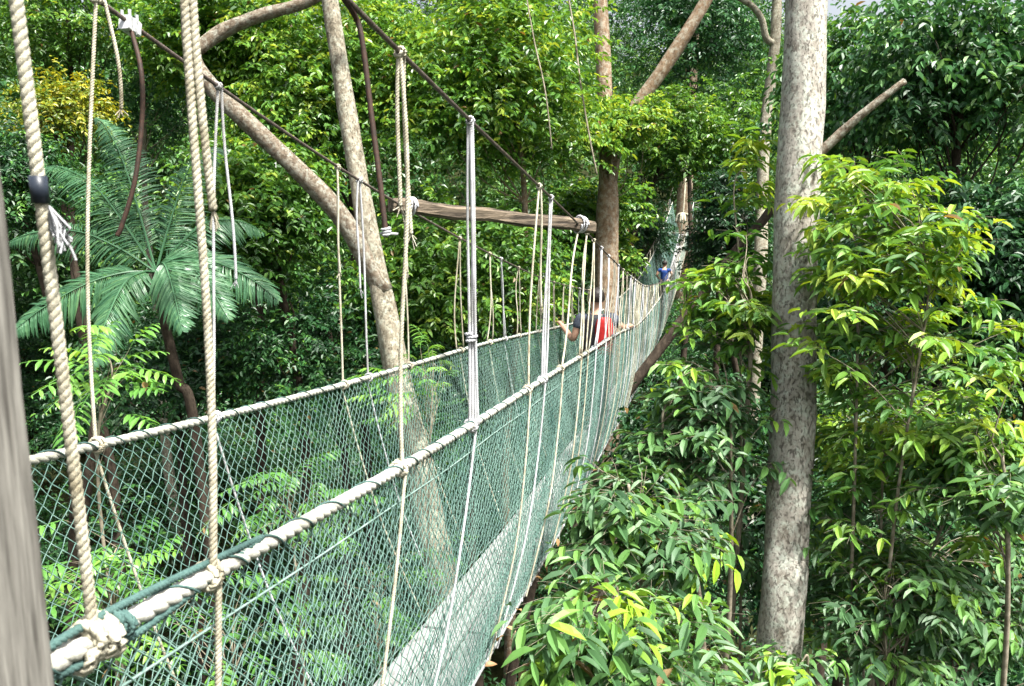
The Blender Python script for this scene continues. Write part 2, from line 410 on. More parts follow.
def make_tree(name, label, cx, cy, depth, Rpx, leaf='broad', bark='dark_bark', seed=0, boughs=16, per_bough=70, leafL=.10, per=11,
              slen=.5, droop=.35, Rdepth=None, trunk_r=.14, cat='tree', wl=.45, tint=None, group=None, kind='lite', lean=(0, 0), zmin=-.45, frac=.42):
    """broad tree: trunk with limbs, crown of leafy boughs; crown centre seen at (cx,cy) at that depth"""
    r_ = np.random.default_rng(seed)
    c = at(cx, cy, depth); R = np.array([Rpx[0]*depth/FPX, (Rdepth or Rpx[0]*depth/FPX*.9), Rpx[1]*depth/FPX])
    gx, gy = c[0]+lean[0], c[1]+lean[1]
    base = np.array([gx, gy, float(ground_z(gx, gy))-.1])
    root = empty(name, base, label, cat, group)
    C, RR = lobes(r_, c, R, boughs, frac)
    P, D, idx = crown_sprays(r_, C, RR, per_bough, zmin)
    g = Geo()
    tb = None
    if tint is not None: tb = np.clip(r_.normal(tint, .16, len(P))+r_.normal(0, .12, boughs)[idx], 0, 1)
    spray_leaves(g, P, D, r_, per, slen, leafL, leafL*wl, droop, tb, kind)
    g.build('crown', leaf, root)
    w = Geo()
    top = c+np.array([0, 0, R[2]*.35])
    tp = trunk_path(base, top, .25, r_)
    h = np.linspace(0, 1, len(tp))
    add_tube(w, tp, trunk_r*(1-.72*h)*(1+.5*np.exp(-h*16)), 9, .10, seed)
    for b in range(boughs):
        f = np.clip((C[b][2]-base[2])/(top[2]-base[2])-.05-.07*r_.random(), .2, .97)
        i = int(f*(len(tp)-1)); p0 = tp[i]; p1 = C[b]; mid = (p0+p1)/2+r_.normal(0, .12*np.linalg.norm(p1-p0), 3)
        rb = trunk_r*(1-.72*f)*.36
        add_tube(w, smooth_path([p0, mid, p1], 9), np.linspace(rb, rb*.25, 9), 5)
    w.build('trunk', bark, root, True)
    return root

# ------------------------------------------------------------------ SETTING
def make_ground():
    xs = np.concatenate([np.linspace(-260, -40, 24), np.linspace(-37, 37, 50), np.linspace(40, 260, 24)])
    ys = np.concatenate([np.linspace(-200, -15, 18), np.linspace(-12, 62, 50), np.linspace(66, 330, 30)])
    X, Y = np.meshgrid(xs, ys); V = np.stack([X, Y, ground_z(X, Y)], -1).reshape(-1, 3)
    nx = len(xs); i, j = np.meshgrid(np.arange(nx-1), np.arange(len(ys)-1)); k = (j*nx+i).ravel()
    g = Geo(); g.add(V, np.stack([k, k+1, k+1+nx, k+nx], -1))
    tag(g.build('ground', 'ground', None, True), 'dark forest floor sloping up under the trees', None, None, 'structure')
make_ground()

def make_forest():
    """far wooded hillside that reads as one mass"""
    r_ = np.random.default_rng(77); g = Geo()
    n = 330
    for k in range(n):
        ang = math.radians(r_.uniform(-66, 36)); dist = 27+45*r_.random()**.85
        x, y = math.sin(ang)*dist, math.cos(ang)*dist
        if k >= n-26: x, y = r_.uniform(-11, 7), r_.uniform(46, 60)
        if abs(x+.8) < 4.5 and y < 44: continue
        gz = float(ground_z(x, y)); H = r_.uniform(9, 16)+max(0, dist-42)*.36
        if ang > math.radians(0): H *= .86 if ang < math.radians(6) else .58
        R = np.array([r_.uniform(2.2, 3.8)]*2+[r_.uniform(3.0, 5.2)])
        C, RR = lobes(r_, (x, y, gz+H-R[2]), R, 9, .45)
        P, D, idx = crown_sprays(r_, C, RR, 34, -.5)
        spray_leaves(g, P, D, r_, 9, .9, .24, .12, .35, np.clip(r_.normal(r_.uniform(.2, .8), .12, len(P)), 0, 1), 'rhomb')
    o = g.build('hillside_forest', 'forest')
    tag(o, 'distant forest covering the hillside behind everything', None, None, 'stuff')
    g = Geo()
    for k in range(950):
        ang = math.radians(r_.uniform(-70, 42)); dist = 4+46*r_.random()**.62
        x, y = math.sin(ang)*dist, math.cos(ang)*dist
        gz = float(ground_z(x, y)); R = np.array([1.3, 1.3, r_.uniform(.8, 2.2)])
        C, RR = lobes(r_, (x, y, gz+R[2]*.6), R, 4, .55)
        P, D, idx = crown_sprays(r_, C, RR, 26, -.2)
        spray_leaves(g, P, D, r_, 7, .55, .17, .08, .3, np.clip(r_.normal(.4, .2, len(P)), 0, 1), 'rhomb')
    tag(g.build('undergrowth', 'dark'), 'low green undergrowth covering the forest floor', None, None, 'stuff')
make_forest()

# ------------------------------------------------------------------ BRIDGE
def curve(tab):
    tab = np.array(tab); yy = np.linspace(tab[0, 0], tab[-1, 0], 1600); zz = np.interp(yy, tab[:, 0], tab[:, 1])
    # smooth more where the samples are further apart
    out = zz.copy()
    for _ in range(2):
        k = 61; ker = np.ones(k)/k; pad = np.pad(out, k//2, mode='reflect', reflect_type='odd'); out = np.convolve(pad, ker, 'valid')
    return lambda y: np.interp(y, yy, out)
shift = lambda y: 1.0*(np.maximum(0, np.asarray(y, float)-12)/28)**1.6
rail_z = curve([(-1.6, -.42), (.3, -.51), (.8, -.583), (1.17, -.65), (2.1, -.755), (2.9, -.845), (4.4, -.985), (7.6, -1.32), (10, -1.56), (13, -1.93), (16, -2.15),
                (20, -2.28), (25, -2.28), (30, -1.9), (35, -1.0), (40, .3)])
cabR_z = curve([(-1.6, 1.06), (.3, .74), (1.84, .472), (2.2, .412), (2.93, .31), (4.36, .10), (6.03, -.14), (7.7, -.416), (10.9, -.9), (15.2, -1.5), (20, -1.88),
                (25, -1.95), (30, -1.5), (35, -.5), (40, 1.0)])
cabL_z = curve([(-1.6, 1.75), (1.2, .92), (2.26, .623), (2.9, .444), (4.0, .19), (4.3, .12), (6.25, -.26), (9.2, -.78), (10.6, -1.0), (15, -1.58), (20, -1.88),
                (25, -1.95), (30, -1.5), (35, -.5), (40, 1.0)])
floor_h = lambda y: np.interp(y, [0, 3, 6, 40], [1.36, 1.40, 1.48, 1.48])
XR, XL, FR, FL = -.8, -1.8, -.96, -1.44
def railR(y): y = np.asarray(y, float); return np.stack([XR+shift(y), y, rail_z(y)], -1)
def railL(y): y = np.asarray(y, float); return np.stack([XL+shift(y), y, rail_z(y)+.012*np.sin(y*1.1)], -1)
def cabR(y): y = np.asarray(y, float); return np.stack([XR+shift(y), y, cabR_z(y)], -1)
def cabL(y): y = np.asarray(y, float); return np.stack([XL+shift(y), y, cabL_z(y)], -1)
def floorR(y): y = np.asarray(y, float); return np.stack([FR+shift(y), y, rail_z(y)-floor_h(y)], -1)
def floorL(y): y = np.asarray(y, float); return np.stack([FL+shift(y), y, rail_z(y)-floor_h(y)], -1)
YEND = 39.6

walk = empty('canopy_walkway', (-1.3, 1, rail_z(1)-1.4), 'suspended canopy walkway with teal net sides and rope hangers', 'rope bridge')

# main cables
for fn in (cabR, cabL):
    g = Geo(); ys = np.arange(-1.5, YEND, .08)
    rope(g, fn(ys), .0085, .07, 5, 4, 5)
    g.build('suspension_cable', 'steel', walk, True)
# hand ropes with a spiral lacing cord
for fn, y0 in ((railR, .76), (railL, .6)):
    ys = np.arange(y0, YEND, .05); g = Geo()
    rope(g, fn(ys), .0165 if fn is railR else .0155, .105, 3, 7, 7)
    o = g.build('hand_rope', 'cream_rope', walk, True)
    g = Geo(); Q, s = resample(fn(np.arange(y0, 22, .05)), .012); T, A, B = frames(Q)
    ph = 2*np.pi*(s/.15+.35*np.sin(s*3.1)+.2*np.sin(s*7.7+1))
    add_tube(g, Q+.0180*(np.cos(ph)[:, None]*A+np.sin(ph)[:, None]*B), .0024, 4)
    g.build('lacing_cord', 'cord', o, True)

# nets
def net_point(y, v, side, wob):
    """v 0 at the hand rope .. 1 at the floor edge, then under the floor"""
    a = railR(y) if side > 0 else railL(y); b = floorR(y) if side > 0 else floorL(y)
    p = a+(b-a)*v[..., None]
    bulge = np.sin(np.pi*np.clip(v, 0, 1))*(.035+.02*np.sin(y*1.9+side)+.012*np.sin(y*5.1+v*4))
    p[..., 0] += side*bulge
    p[..., 2] -= wob*.018*np.sin(np.pi*v)*np.sin(y*2.6+side*2)
    return p
def make_net(side, inner=0):
    g = Geo(); r_ = np.random.default_rng(5+side+inner*3)
    for (ya, yb, dy, rows, rad) in ((1.4, 13, .034, 44, .0019),) if inner else ((.7, 13, .0275 if side > 0 else .0265, 48 if side > 0 else 52, .0022), (13, YEND, .05, 32, .0028)):
        ny = int((yb-ya)/dy)+1
        ii = np.arange(ny)
        y = ya+ii*dy
        P = np.empty((rows, ny, 3))
        for j in range(rows):
            lev = j+((ii+j) % 2)
            jit = r_.normal(0, .12, ny)
            v = np.clip((lev+.0)/rows, 0, 1)
            P[j] = net_point(y+.004*np.sin(j*.5)+inner*.011, v, side, 1)
            if inner: P[j][:, 0] -= side*(.012+.006*np.sin(y*3+j*.2))
        # jitter shared by knots that touch
        J = r_.normal(0, .0022, (rows+1, ny, 3))
        for j in range(rows):
            lev = j+((ii+j) % 2); P[j] += J[lev, ii]
        if inner: P = P[int(rows*.5):]
        multi_tubes(g, P, np.full((len(P), ny), rad), 3)
    n = g.build('safety_net', 'net', walk, True)
    if inner: return
    # border cords of the net
    g = Geo(); ys = np.arange(.7, YEND, .06)
    for v, cr in (((.075, .0026), (1.0, .004)) if side > 0 else ((1.0, .004),)):
        add_tube(g, net_point(ys, np.full(len(ys), v), side, 1), cr, 5)
    g.build('border_cord', 'net_edge', n, True)
make_net(1); make_net(-1); make_net(1, 1)

# floor: planks laid on a ladder frame
g = Geo(); y = .4; k = 0
while y < YEND-2:
    ln = 1.2
    for lane in range(3):
        xs = FL+.035+(lane+.5)*(FR-FL-.07)/3
        nseg = 4
        ya, yb = y+.009, y+ln-.009
        yy = np.linspace(ya, yb, nseg)
        zz = rail_z(yy)-floor_h(yy)+.018+.006*((lane+k) % 2)
        hw = (FR-FL-.07)/6-.007
        top = np.stack([xs+shift(yy)-hw, yy, zz], -1), np.stack([xs+shift(yy)+hw, yy, zz], -1)
        V = np.concatenate([top[0], top[1], top[0]-[0, 0, .022], top[1]-[0, 0, .022]])
        F = []
        for i in range(nseg-1):
            a, b, c, d = i, nseg+i, 2*nseg+i, 3*nseg+i
            F += [(a, b, b+1, a+1), (c, c+1, d+1, d), (a, a+1, c+1, c), (b, d, d+1, b+1)]
        F += [(0, 2*nseg, 3*nseg, nseg), (nseg-1, 2*nseg-1, 4*nseg-1, 3*nseg-1)]
        g.add(V, F)
    y += ln; k += 1
g.build('floor_planks', 'board', walk)
g = Geo(); ys = np.arange(.4, YEND, .15)
for x in (FL+.02, FR-.02):
    P = np.stack([x+shift(ys), ys, rail_z(ys)-floor_h(ys)-.035], -1); add_tube(g, P, .02, 6)
rr = np.arange(.5, YEND, .3)
P = np.stack([np.stack([FL+shift(rr), rr, rail_z(rr)-floor_h(rr)-.035], -1), np.stack([FR+shift(rr), rr, rail_z(rr)-floor_h(rr)-.035], -1)], 1)
multi_tubes(g, P, np.full((len(rr), 2), .013), 5)
g.build('ladder_frame', 'ladder', walk, True)

# hangers
def wavy(p, q, amp, seed, n=14):
    r_ = np.random.default_rng(seed); t = np.linspace(0, 1, n)[:, None]
    w = np.sin(np.pi*t)*r_.normal(0, amp, 3)+np.sin(2*np.pi*t)*r_.normal(0, amp*.6, 3)
    return p+(q-p)*t+w*np.array([1, 1, .1])
def hanger(side, yc, yr, kind='tan', strands=1, R=.0065, tail=None, below=True, yf=None, twist=True, seed=0, spread=.0, top=None, drop=None, amp=None):
    cab, rail, flo = (cabR, railR, floorR) if side > 0 else (cabL, railL, floorL)
    mat = 'tan_rope' if kind == 'tan' else 'white_rope'
    pc = cab(yc) if top is None else np.asarray(top, float); pr = rail(yr)
    g = Geo(); out = np.array([side*.012, 0, 0])
    def put(P, r):
        if twist: rope(g, P, r, r*4.2, 3, 5, 6)
        else: add_tube(g, P, r*1.05, 5)
    for s in range(strands):
        o = (s-(strands-1)/2)*R*1.9
        sy = np.array([0, o*.7+spread*(s-(strands-1)/2), 0]); sx = np.array([o*.75, 0, 0])
        put(wavy(pc+sx*.6, pr+sx+sy+out*.6, amp if amp is not None else (.005 if strands > 2 else .012), seed+s), R)
    if tail:      # loose second strand hanging from the upper knot
        for (dx, dy, ln) in (tail if isinstance(tail[0], (tuple, list)) else (tail,)):
            e = pc+np.array([dx, dy, -ln]); put(wavy(pc+np.array([dx*.5, dy*.5, 0]), e, .005, seed+7), R)
            fr = np.random.default_rng(seed)
            Pf = np.stack([np.repeat(e[None], 7, 0), e+fr.normal(0, .010, (7, 3))+[0, 0, -.028]], 1)
            multi_tubes(g, Pf, np.full((7, 2), .0016), 3)
    if below:
        pf = flo(yf if yf is not None else (yr-.45 if side > 0 else yr+.05))+np.array([side*.01, 0, -.01]) if drop is None else np.asarray(drop, float)
        put(smooth_path([pr+out*1.5, pr*.72+pf*.28+np.array([side*.05, 0, 0]), pr*.4+pf*.6+np.array([side*.062, .0, 0]), pf+np.array([side*.012, 0, 0])], 16), R*.85)
    o = g.build('hanger_rope', mat, walk, True)
    if twist:
        k1 = Geo(); coil(k1, pc, cab(yc+.05)-cab(yc-.05), .011, R*.95, 2.5, seed=seed); k1.build('knot', mat, o, True)
        kr = 1.35 if strands > 2 else .95
        k2 = Geo(); coil(k2, pr, rail(yr+.05)-rail(yr-.05), .021, R*kr, 2.7, seed=seed+1); k2.build('knot', mat, o, True)
        if strands > 3:
            k3 = Geo(); coil(k3, pr+(pc-pr)*.30, pc-pr, .018, R*1.1, 2.6, seed=seed+2); k3.build('knot', mat, o, True)
    elif yc < 16:
        k1 = Geo(); coil(k1, pc, cab(yc+.05)-cab(yc-.05), .012, R, 2, seed=seed, twist=False); k1.build('knot', mat, o, True)
        k2 = Geo(); coil(k2, pr, rail(yr+.05)-rail(yr-.05), .021, R, 1.6, seed=seed+1, twist=False); k2.build('knot', mat, o, True)
    return o
# right side, from the camera outwards
p = at_x(15, 0, XR); r1 = railR(.885); d = p-r1
o = hanger(1, .75, .885, 'tan', 1, .0086, below=False, seed=1, top=r1+d*1.25, amp=.001)
tp = r1+d*.735+np.array([.003, 0, 0]); g = Geo(); add_tube(g, np.stack([tp-unit(d)*.016, tp+unit(d)*.018]), .0108, 10); g.build('tape_wrap', 'tape', o, True)
g = Geo(); fr = np.random.default_rng(3); e0 = tp-unit(d)*.02+np.array([.012, 0, 0])
multi_tubes(g, np.stack([np.repeat(e0[None], 14, 0), e0+[.010, 0, -.025]+fr.normal(0, .005, (14, 3)), e0+[.018, 0, -.05]+fr.normal(0, .008, (14, 3))], 1), np.full((14, 3), .002), 3)
g.build('frayed_end', 'white_rope', o, True)
p = at_x(183, 0, XR); r1 = railR(1.17); d = p-r1; tp = r1+d*1.18
o = hanger(1, 1.1, 1.17, 'tan', 1, .0075, yf=1.05, seed=11, top=tp, tail=(.012, .022, abs(tp[2]-at_x(192, 210, XR)[2])))
hanger(1, 2.2, 2.12, 'tan', 1, .0066, tail=((.01, .03, .50), (-.006, -.008, .42)), yf=1.72, seed=21)
hanger(1, 2.93, 2.92, 'white', 4, .0062, seed=31, yf=2.3)
hanger(1, 4.33, 4.02, 'tan', 1, .0066, tail=(.012, .03, .66), seed=41, yf=3.7)
hanger(1, 4.72, 4.48, 'white', 3, .0068, seed=51, yf=3.9)
hanger(1, 6.0, 5.15, 'tan', 1, .0075, seed=61, yf=4.7)
hanger(1, 6.45, 6.1, 'tan', 2, .007, seed=71, spread=.05, twist=False)
# left side
hanger(-1, 2.26, 2.1, 'tan', 1, .0062, yf=2.25, seed=101, tail=(.015, .055, .32))
hanger(-1, 2.9, 2.74, 'white', 1, .0062, yf=2.95, tail=(.01, .03, .75), seed=111)
hanger(-1, 3.97, 3.95, 'tan', 1, .0062, yf=4.2, tail=(.0, -.02, .55), seed=121)
hanger(-1, 4.25, 4.3, 'white', 1, .0066, yf=4.5, tail=(.0, -.04, .60), seed=131)
hanger(-1, 4.98, 5.0, 'tan', 1, .0062, yf=5.3, tail=(.0, .02, .42), seed=141)
hanger(-1, 6.25, 6.25, 'tan', 2, .0062, spread=.16, seed=151, twist=False)
hanger(-1, 7.25, 7.25, 'tan', 2, .0062, spread=.18, seed=161, twist=False)
hanger(-1, 7.7, 7.9, 'white', 2, .0072, spread=.02, seed=171, twist=False)
hanger(-1, 8.55, 8.6, 'tan', 2, .0062, spread=.2, seed=181, twist=False)
k = 0; y = 6.95
while y < 38.5 and k < 52:
    white = k in (1, 2, 4, 7, 9, 13, 16, 19, 24)
    hanger(1, y, y-.35+random.uniform(-.12, .12) if y < 20 else y, 'white' if white else 'tan', 2, .0066 if white else .0058, spread=random.uniform(.06, .26),
           seed=200+k, twist=False, tail=(.01, random.uniform(-.05, .08), random.uniform(.35, .65)) if k % 3 == 1 and y < 16 else None)
    y += random.uniform(.5, .8) if y < 11 else random.uniform(.36, .6) if y < 16 else random.uniform(.6, .95); k += 1
k = 0; y = 9.8
while y < 38.5 and k < 30:
    hanger(-1, y, y+random.uniform(-.1, .2), 'white' if k % 6 == 4 else 'tan', 2, .0066, spread=random.uniform(.08, .26), seed=300+k, twist=False)
    y += random.uniform(.8, 1.2); k += 1

# splice of the hand rope at the near end, round the post
pe = railR(.885)
g = Geo(); ax = railR(.95)-railR(.8)
coil(g, pe+unit(ax)*.004, ax, .027, .0095, 3.2, .019, 9)
g.build('rope_knot', 'tan_rope', walk, True)
g = Geo(); coil(g, pe+unit(ax)*.045, ax, .022, .006, 4, .010, 2); 
for off in ((.0, 0, .026), (.008, 0, -.018)):
    add_tube(g, smooth_path([railR(.74)+np.array(off)*.4, railR(.84)+np.array(off), railR(1.0)+np.array(off)*1.1, railR(1.35)+np.array([0, 0, .018])], 20), .007, 6) if False else rope(g, smooth_path([railR(.74)+np.array(off)*.4, railR(.84)+np.array(off), railR(1.0)+np.array(off)*1.1, railR(1.35)+np.array([0, 0, .018])], 20), .0068, .03)
g.build('cord_lashing', 'cord', walk, True)

# spreader beam lying across the cables
pa = cabL(4.9)+np.array([-.06, -.02, .0]); pb = cabR(6.0)+np.array([.09, .06, -.01])
t = np.linspace(0, 1, 26)[:, None]; g = Geo()
ay = unit(pb-pa); az = unit(np.array([0, 0, 1.0])-ay*ay[2]); ax = np.cross(ay, az)
r_ = np.random.default_rng(8); V = []
prof = [(-.045, -.035), (-.02, -.046), (.03, -.044), (.047, -.03), (.048, .025), (.03, .044), (-.02, .046), (-.046, .03)]
for i in range(26):
    for (x, z) in prof:
        q = 1.02+r_.normal(0, .05); V.append(pa+(pb-pa)*t[i]+ax*x*q+az*(z*q+.006*math.sin(i*.7)))
F = [(i*8+j, i*8+(j+1) % 8, i*8+8+(j+1) % 8, i*8+8+j) for i in range(25) for j in range(8)]
g.add(V, F); n0 = 0
g.F.setdefault(8, []).append(np.array([list(range(8))[::-1], list(range(200, 208))])); g.T.setdefault(8, []).append(np.full(2, .5))
beam = g.build('spreader_beam', 'beam', walk)
for q, fn, yy in ((.08, cabL, 5.0), (.93, cabR, 6.0)):
    g = Geo(); coil(g, pa+(pb-pa)*q+az*.004, ay, .060, .0085, 3, .02, 4); coil(g, fn(yy)+np.array([0, 0, .01]), fn(yy+.1)-fn(yy-.1), .018, .008, 2.4, .018, 6)
    g.build('beam_lashing', 'white_rope', walk, True)

# loose tails of steel cable
cl = cabL(2.41); g = Geo()
P = [cl+np.array([0, 0, -.01]), at(141, 70, 2.55), at(142, 120, 2.58), at(135, 180, 2.58), at(122, 225, 2.58), at(117, 236, 2.58)]
add_tube(g, smooth_path(P, 40), .0075, 8); o = g.build('cable_tail', 'rust', walk, True)
g = Geo(); dd = unit(cabL(2.46)-cabL(2.36)); sidev = np.array([1.0, 0, 0])
for s in (-1, 0, 1):
    box(g, cl+dd*.022*s+np.array([0, 0, -.008]), sidev, dd, np.cross(sidev, dd), .020, .008, .024, .004)
for s in (-1, 1):
    for q in (-1, 1):
        add_tube(g, np.stack([cl+dd*.018*s+sidev*q*.014+np.array([0, 0, -.02]), cl+dd*.018*s+sidev*q*.014+np.array([0, 0, .034])]), .005, 6)
g.build('cable_clamp', 'clamp', o)
g = Geo(); P = [cabR(1.78)+[0, 0, .0], at(354, 14, 1.92), at(362, 40, 1.94), at(372, 120, 1.95), at(381, 190, 1.95), at(386, 236, 1.95)]
add_tube(g, smooth_path(P, 40), .0072, 8); o = g.build('cable_tail', 'rust', walk, True)
g = Geo(); coil(g, at(386, 232, 1.95), (0, 0, 1), .009, .003, 3, .007, 2, False)
add_tube(g, np.stack([at(380, 233, 1.95), at(398, 234, 1.95)]), .003, 5); g.build('binding', 'white_rope', o, True)

# timber post
e = at(41, 686, .66)
pc_ = np.array([e[0]-.116, e[1], 0]); g = Geo()
r_ = np.random.default_rng(6); zs = np.linspace(GROUND0+6, 2.0, 60); V = []
yaw = .18; cx_, sx_ = math.cos(yaw), math.sin(yaw)
sec = [(-.07, -.06), (.062, -.062), (.07, -.054), (.07, .06), (.06, .07), (-.06, .07), (-.07, .06)]
for z in zs:
    for (x, y) in sec:
        q = 1+r_.normal(0, .006); V.append((pc_[0]+(x*cx_-y*sx_)*q, pc_[1]+(x*sx_+y*cx_)*q, z))
ns = len(sec)
g.add(V, [(i*ns+j, i*ns+(j+1) % ns, i*ns+ns+(j+1) % ns, i*ns+ns+j) for i in range(len(zs)-1) for j in range(ns)])
g.F.setdefault(ns, []).append(np.array([list(range(len(V)-ns, len(V)))])); g.T.setdefault(ns, []).append(np.full(1, .5))
post = g.build('timber_post', 'post', origin=(pc_[0], pc_[1], GROUND0+6))
tag(post, 'weathered grey timber post where the near hand rope is tied', 'post')
g = Geo(); pw = np.array([pc_[0], pc_[1], 0])
coil(g, railR(.77)+np.array([.0, 0, -.035]), (1, .3, .2), .020, .012, 2.2, .02, 3); add_tube(g, smooth_path([railR(.78), railR(.74)+[-.02, 0, -.02], [pc_[0]-.02, pc_[1]+.085, rail_z(.7)-.03], [pc_[0]-.12, pc_[1]+.05, rail_z(.7)-.03]], 24), .014, 8)
tag(g.build('post_lashing', 'cream_rope', post, True))

# ------------------------------------------------------------------ NAMED TREES
def limb(g, pts, r0, r1, n=30, sides=12, lump=.06, seed=0):
    add_tube(g, smooth_path(pts, n), np.linspace(r0, r1, n), sides, lump, seed)

def high_crown(root, c, R, leaf, seed, boughs=9, per_bough=40, L=.13):
    r_ = np.random.default_rng(seed); C, RR = lobes(r_, c, R, boughs, .42); P, D, i = crown_sprays(r_, C, RR, per_bough)
    g = Geo(); spray_leaves(g, P, D, r_, 10, .5, L, L*.45, .35); g.build('crown', leaf, root)

# pale trunk on the right
D1 = 7.0
b = at(770, 760, D1); gz = float(ground_z(b[0], b[1]))
root = empty('tall_tree', (b[0], b[1], gz), 'tall straight tree with pale grey lichened bark and a broken side limb', 'tree')
pts = [np.array([b[0]-.12, b[1], gz-.1]), at(776, 686, D1), at(786, 540, D1), at(793, 400, D1), at(796, 230, D1), at(804, 60, D1), at(808, -60, D1), at(812, -200, D1), at(820, -700, D1)]
g = Geo(); P = smooth_path(pts, 150); P, s = resample(P, .11)
hh = np.linspace(0, 1, len(P)); zz = P[:, 2]
rad = np.interp(zz, [gz, gz+1, -3.2, -2, -.2, 1.2, 4, 9], [.34, .25, .188, .188, .19, .18, .16, .09])
add_tube(g, P, rad, 26, .05, 3)
g.build('trunk', 'pale_bark', root, True)
g = Geo(); limb(g, [at(806, 172, D1), at(822, 152, D1-.05), at(850, 125, D1-.15), at(880, 100, D1-.25), at(905, 81, D1-.3)], .05, .027, 24, 10, .16, 5)
g.build('broken_limb', 'limb_bark', root, True)
high_crown(root, at(815, -640, D1), (2.2, 2.2, 1.4), 'dark', 41)

# leaning forked tree on the left
D2 = 8.2
b = at(440, 620, D2); gz = float(ground_z(b[0], b[1]))
root = empty('forked_tree', (b[0], b[1], gz), 'grey forked tree leaning behind the left hand rope', 'tree')
g = Geo()
pts = [np.array([b[0], b[1], gz-.1]), at(450, 700, D2), at(425, 500, D2), at(402, 400, D2), at(385, 310, D2), at(368, 230, D2), at(350, 130, D2), at(333, 20, D2), at(320, -80, D2), at(300, -260, D2)]
P, s = resample(smooth_path(pts, 120), .12)
rad = np.interp(P[:, 2], [gz, -4, -2.4, -1.3, -.6, .3, 2, 4.5], [.30, .17, .145, .125, .105, .098, .084, .05])
add_tube(g, P, rad, 16, .07, 7)
g.build('trunk', 'grey_bark', root, True)
g = Geo(); limb(g, [at(384, 292, D2), at(345, 222, D2-.1), at(300, 172, D2-.25), at(250, 125, D2-.4), at(212, 88, D2-.5), at(194, 60, D2-.55), at(189, 20, D2-.5), at(187, -60, D2-.4)], .105, .066, 50, 12, .07, 9)
limb(g, [at(196, 50, D2-.55), at(225, 30, D2-.5), at(265, 14, D2-.5), at(310, 0, D2-.5), at(370, -40, D2-.5)], .068, .05, 30, 10, .08, 10)
g.build('limb', 'limb_bark', root, True)
high_crown(root, at(300, -330, D2), (1.6, 1.6, .8), 'broad', 42)

# brown trunk in the middle
D3 = 17.5
b = at(606, 420, D3); gz = float(ground_z(b[0], b[1]))
root = empty('brown_tree', (b[0], b[1], gz), 'brown forked trunk rising through bright leaves in the middle', 'tree')
g = Geo()
pts = [np.array([b[0], b[1], gz-.1]), at(606, 420, D3), at(607, 240, D3), at(607, 160, D3), at(604, 80, D3), at(600, 0, D3), at(597, -80, D3), at(590, -260, D3)]
P, s = resample(smooth_path(pts, 80), .25)
add_tube(g, P, np.interp(P[:, 2], [gz, -3, 0, 1, 4, 8], [.4, .28, .25, .18, .16, .08]), 14, .08, 4)
g.build('trunk', 'brown_bark', root, True)
g = Geo(); limb(g, [at(609, 185, D3), at(617, 140, D3-.2), at(635, 108, D3-.4), at(668, 62, D3-.6), at(705, 2, D3-.8), at(740, -70, D3-1)], .17, .12, 30, 10, .08, 6)
g.build('limb', 'brown_bark', root, True)
high_crown(root, at(610, -230, D3), (2.6, 2.6, 1.2), 'broad', 43)

# slanting stem low behind the pale trunk
D4 = 14.0
b0 = at(560, 480, D4); gz = float(ground_z(b0[0]-1.5, b0[1]))
root = empty('slanting_tree', (b0[0]-1.5, b0[1], gz), 'brown slanting stem leaning up behind the pale trunk', 'tree')
g = Geo(); limb(g, [np.array([b0[0]-1.5, b0[1], gz-.1]), b0, at(620, 402, D4), at(672, 333, D4), at(705, 292, D4), at(735, 252, D4), at(765, 218, D4), at(800, 165, D4)], .095, .075, 60, 10, .08, 6)
g.build('trunk', 'dark_bark', root, True)
r_ = np.random.default_rng(9); g = Geo(); C, RR = lobes(r_, at(815, 150, D4), (.9, .9, .7), 5, .5); P, D, i = crown_sprays(r_, C, RR, 40)
spray_leaves(g, P, D, r_, 9, .4, .12, .05); g.build('crown', 'dark', root)

# slim crooked tree upper right, far
D5 = 19.0
b = at(758, 300, D5); gz = float(ground_z(b[0], b[1]))
root = empty('crooked_tree', (b[0], b[1], gz), 'slim crooked tree with a looping bare branch left of the pale trunk', 'tree')
g = Geo(); limb(g, [np.array([b[0], b[1], gz-.1]), at(758, 300, D5), at(762, 200, D5), at(766, 120, D5), at(775, 45, D5), at(778, -20, D5), at(785, -120, D5)], .17, .10, 40, 10, .1, 3)
g.build('trunk', 'grey_bark', root, True)
g = Geo(); limb(g, [at(776, 45, D5), at(766, 38, D5-.1), at(762, 20, D5-.2), at(752, 6, D5-.3), at(735, -5, D5-.4), at(715, -25, D5-.4)], .09, .06, 24, 8, .1, 4)
g.build('branch', 'grey_bark', root, True)
high_crown(root, at(775, -40, D5), (2.4, 2.4, 1.6), 'broad', 45, 6, 36)

# broad leafy trees behind the walkway
T = make_tree
T('broadleaf_tree', 'bright green tree between the forked tree and the brown trunk', 505, 105, 15, (135, 125), 'broad', 'brown_bark', 21, 24, 90, .137, tint=.62)
T('broadleaf_tree', 'bright green tree behind the upper stem of the forked tree', 345, 90, 16, (115, 120), 'broad', 'dark_bark', 22, 22, 80, .137, tint=.6)
T('broadleaf_tree', 'leafy tree above the long bare limb of the forked tree', 235, 50, 17, (100, 95), 'broad', 'dark_bark', 23, 18, 80, .143, tint=.55)
T('broadleaf_tree', 'mid green tree below the long bare limb beside the palm', 265, 225, 13, (85, 105), 'broad', 'dark_bark', 24, 18, 80, .124, tint=.42)
T('broadleaf_tree', 'glossy green tree right under the spreader beam', 470, 285, 14.5, (120, 95), 'broad', 'dark_bark', 25, 22, 80, .130, tint=.48)
T('broadleaf_tree', 'light green tree whose leaves wrap the brown trunk', 618, 128, 16.8, (46, 34), 'broad', 'brown_bark', 26, 9, 50, .13, tint=.66, lean=(-1.0, 2.2), trunk_r=.09)
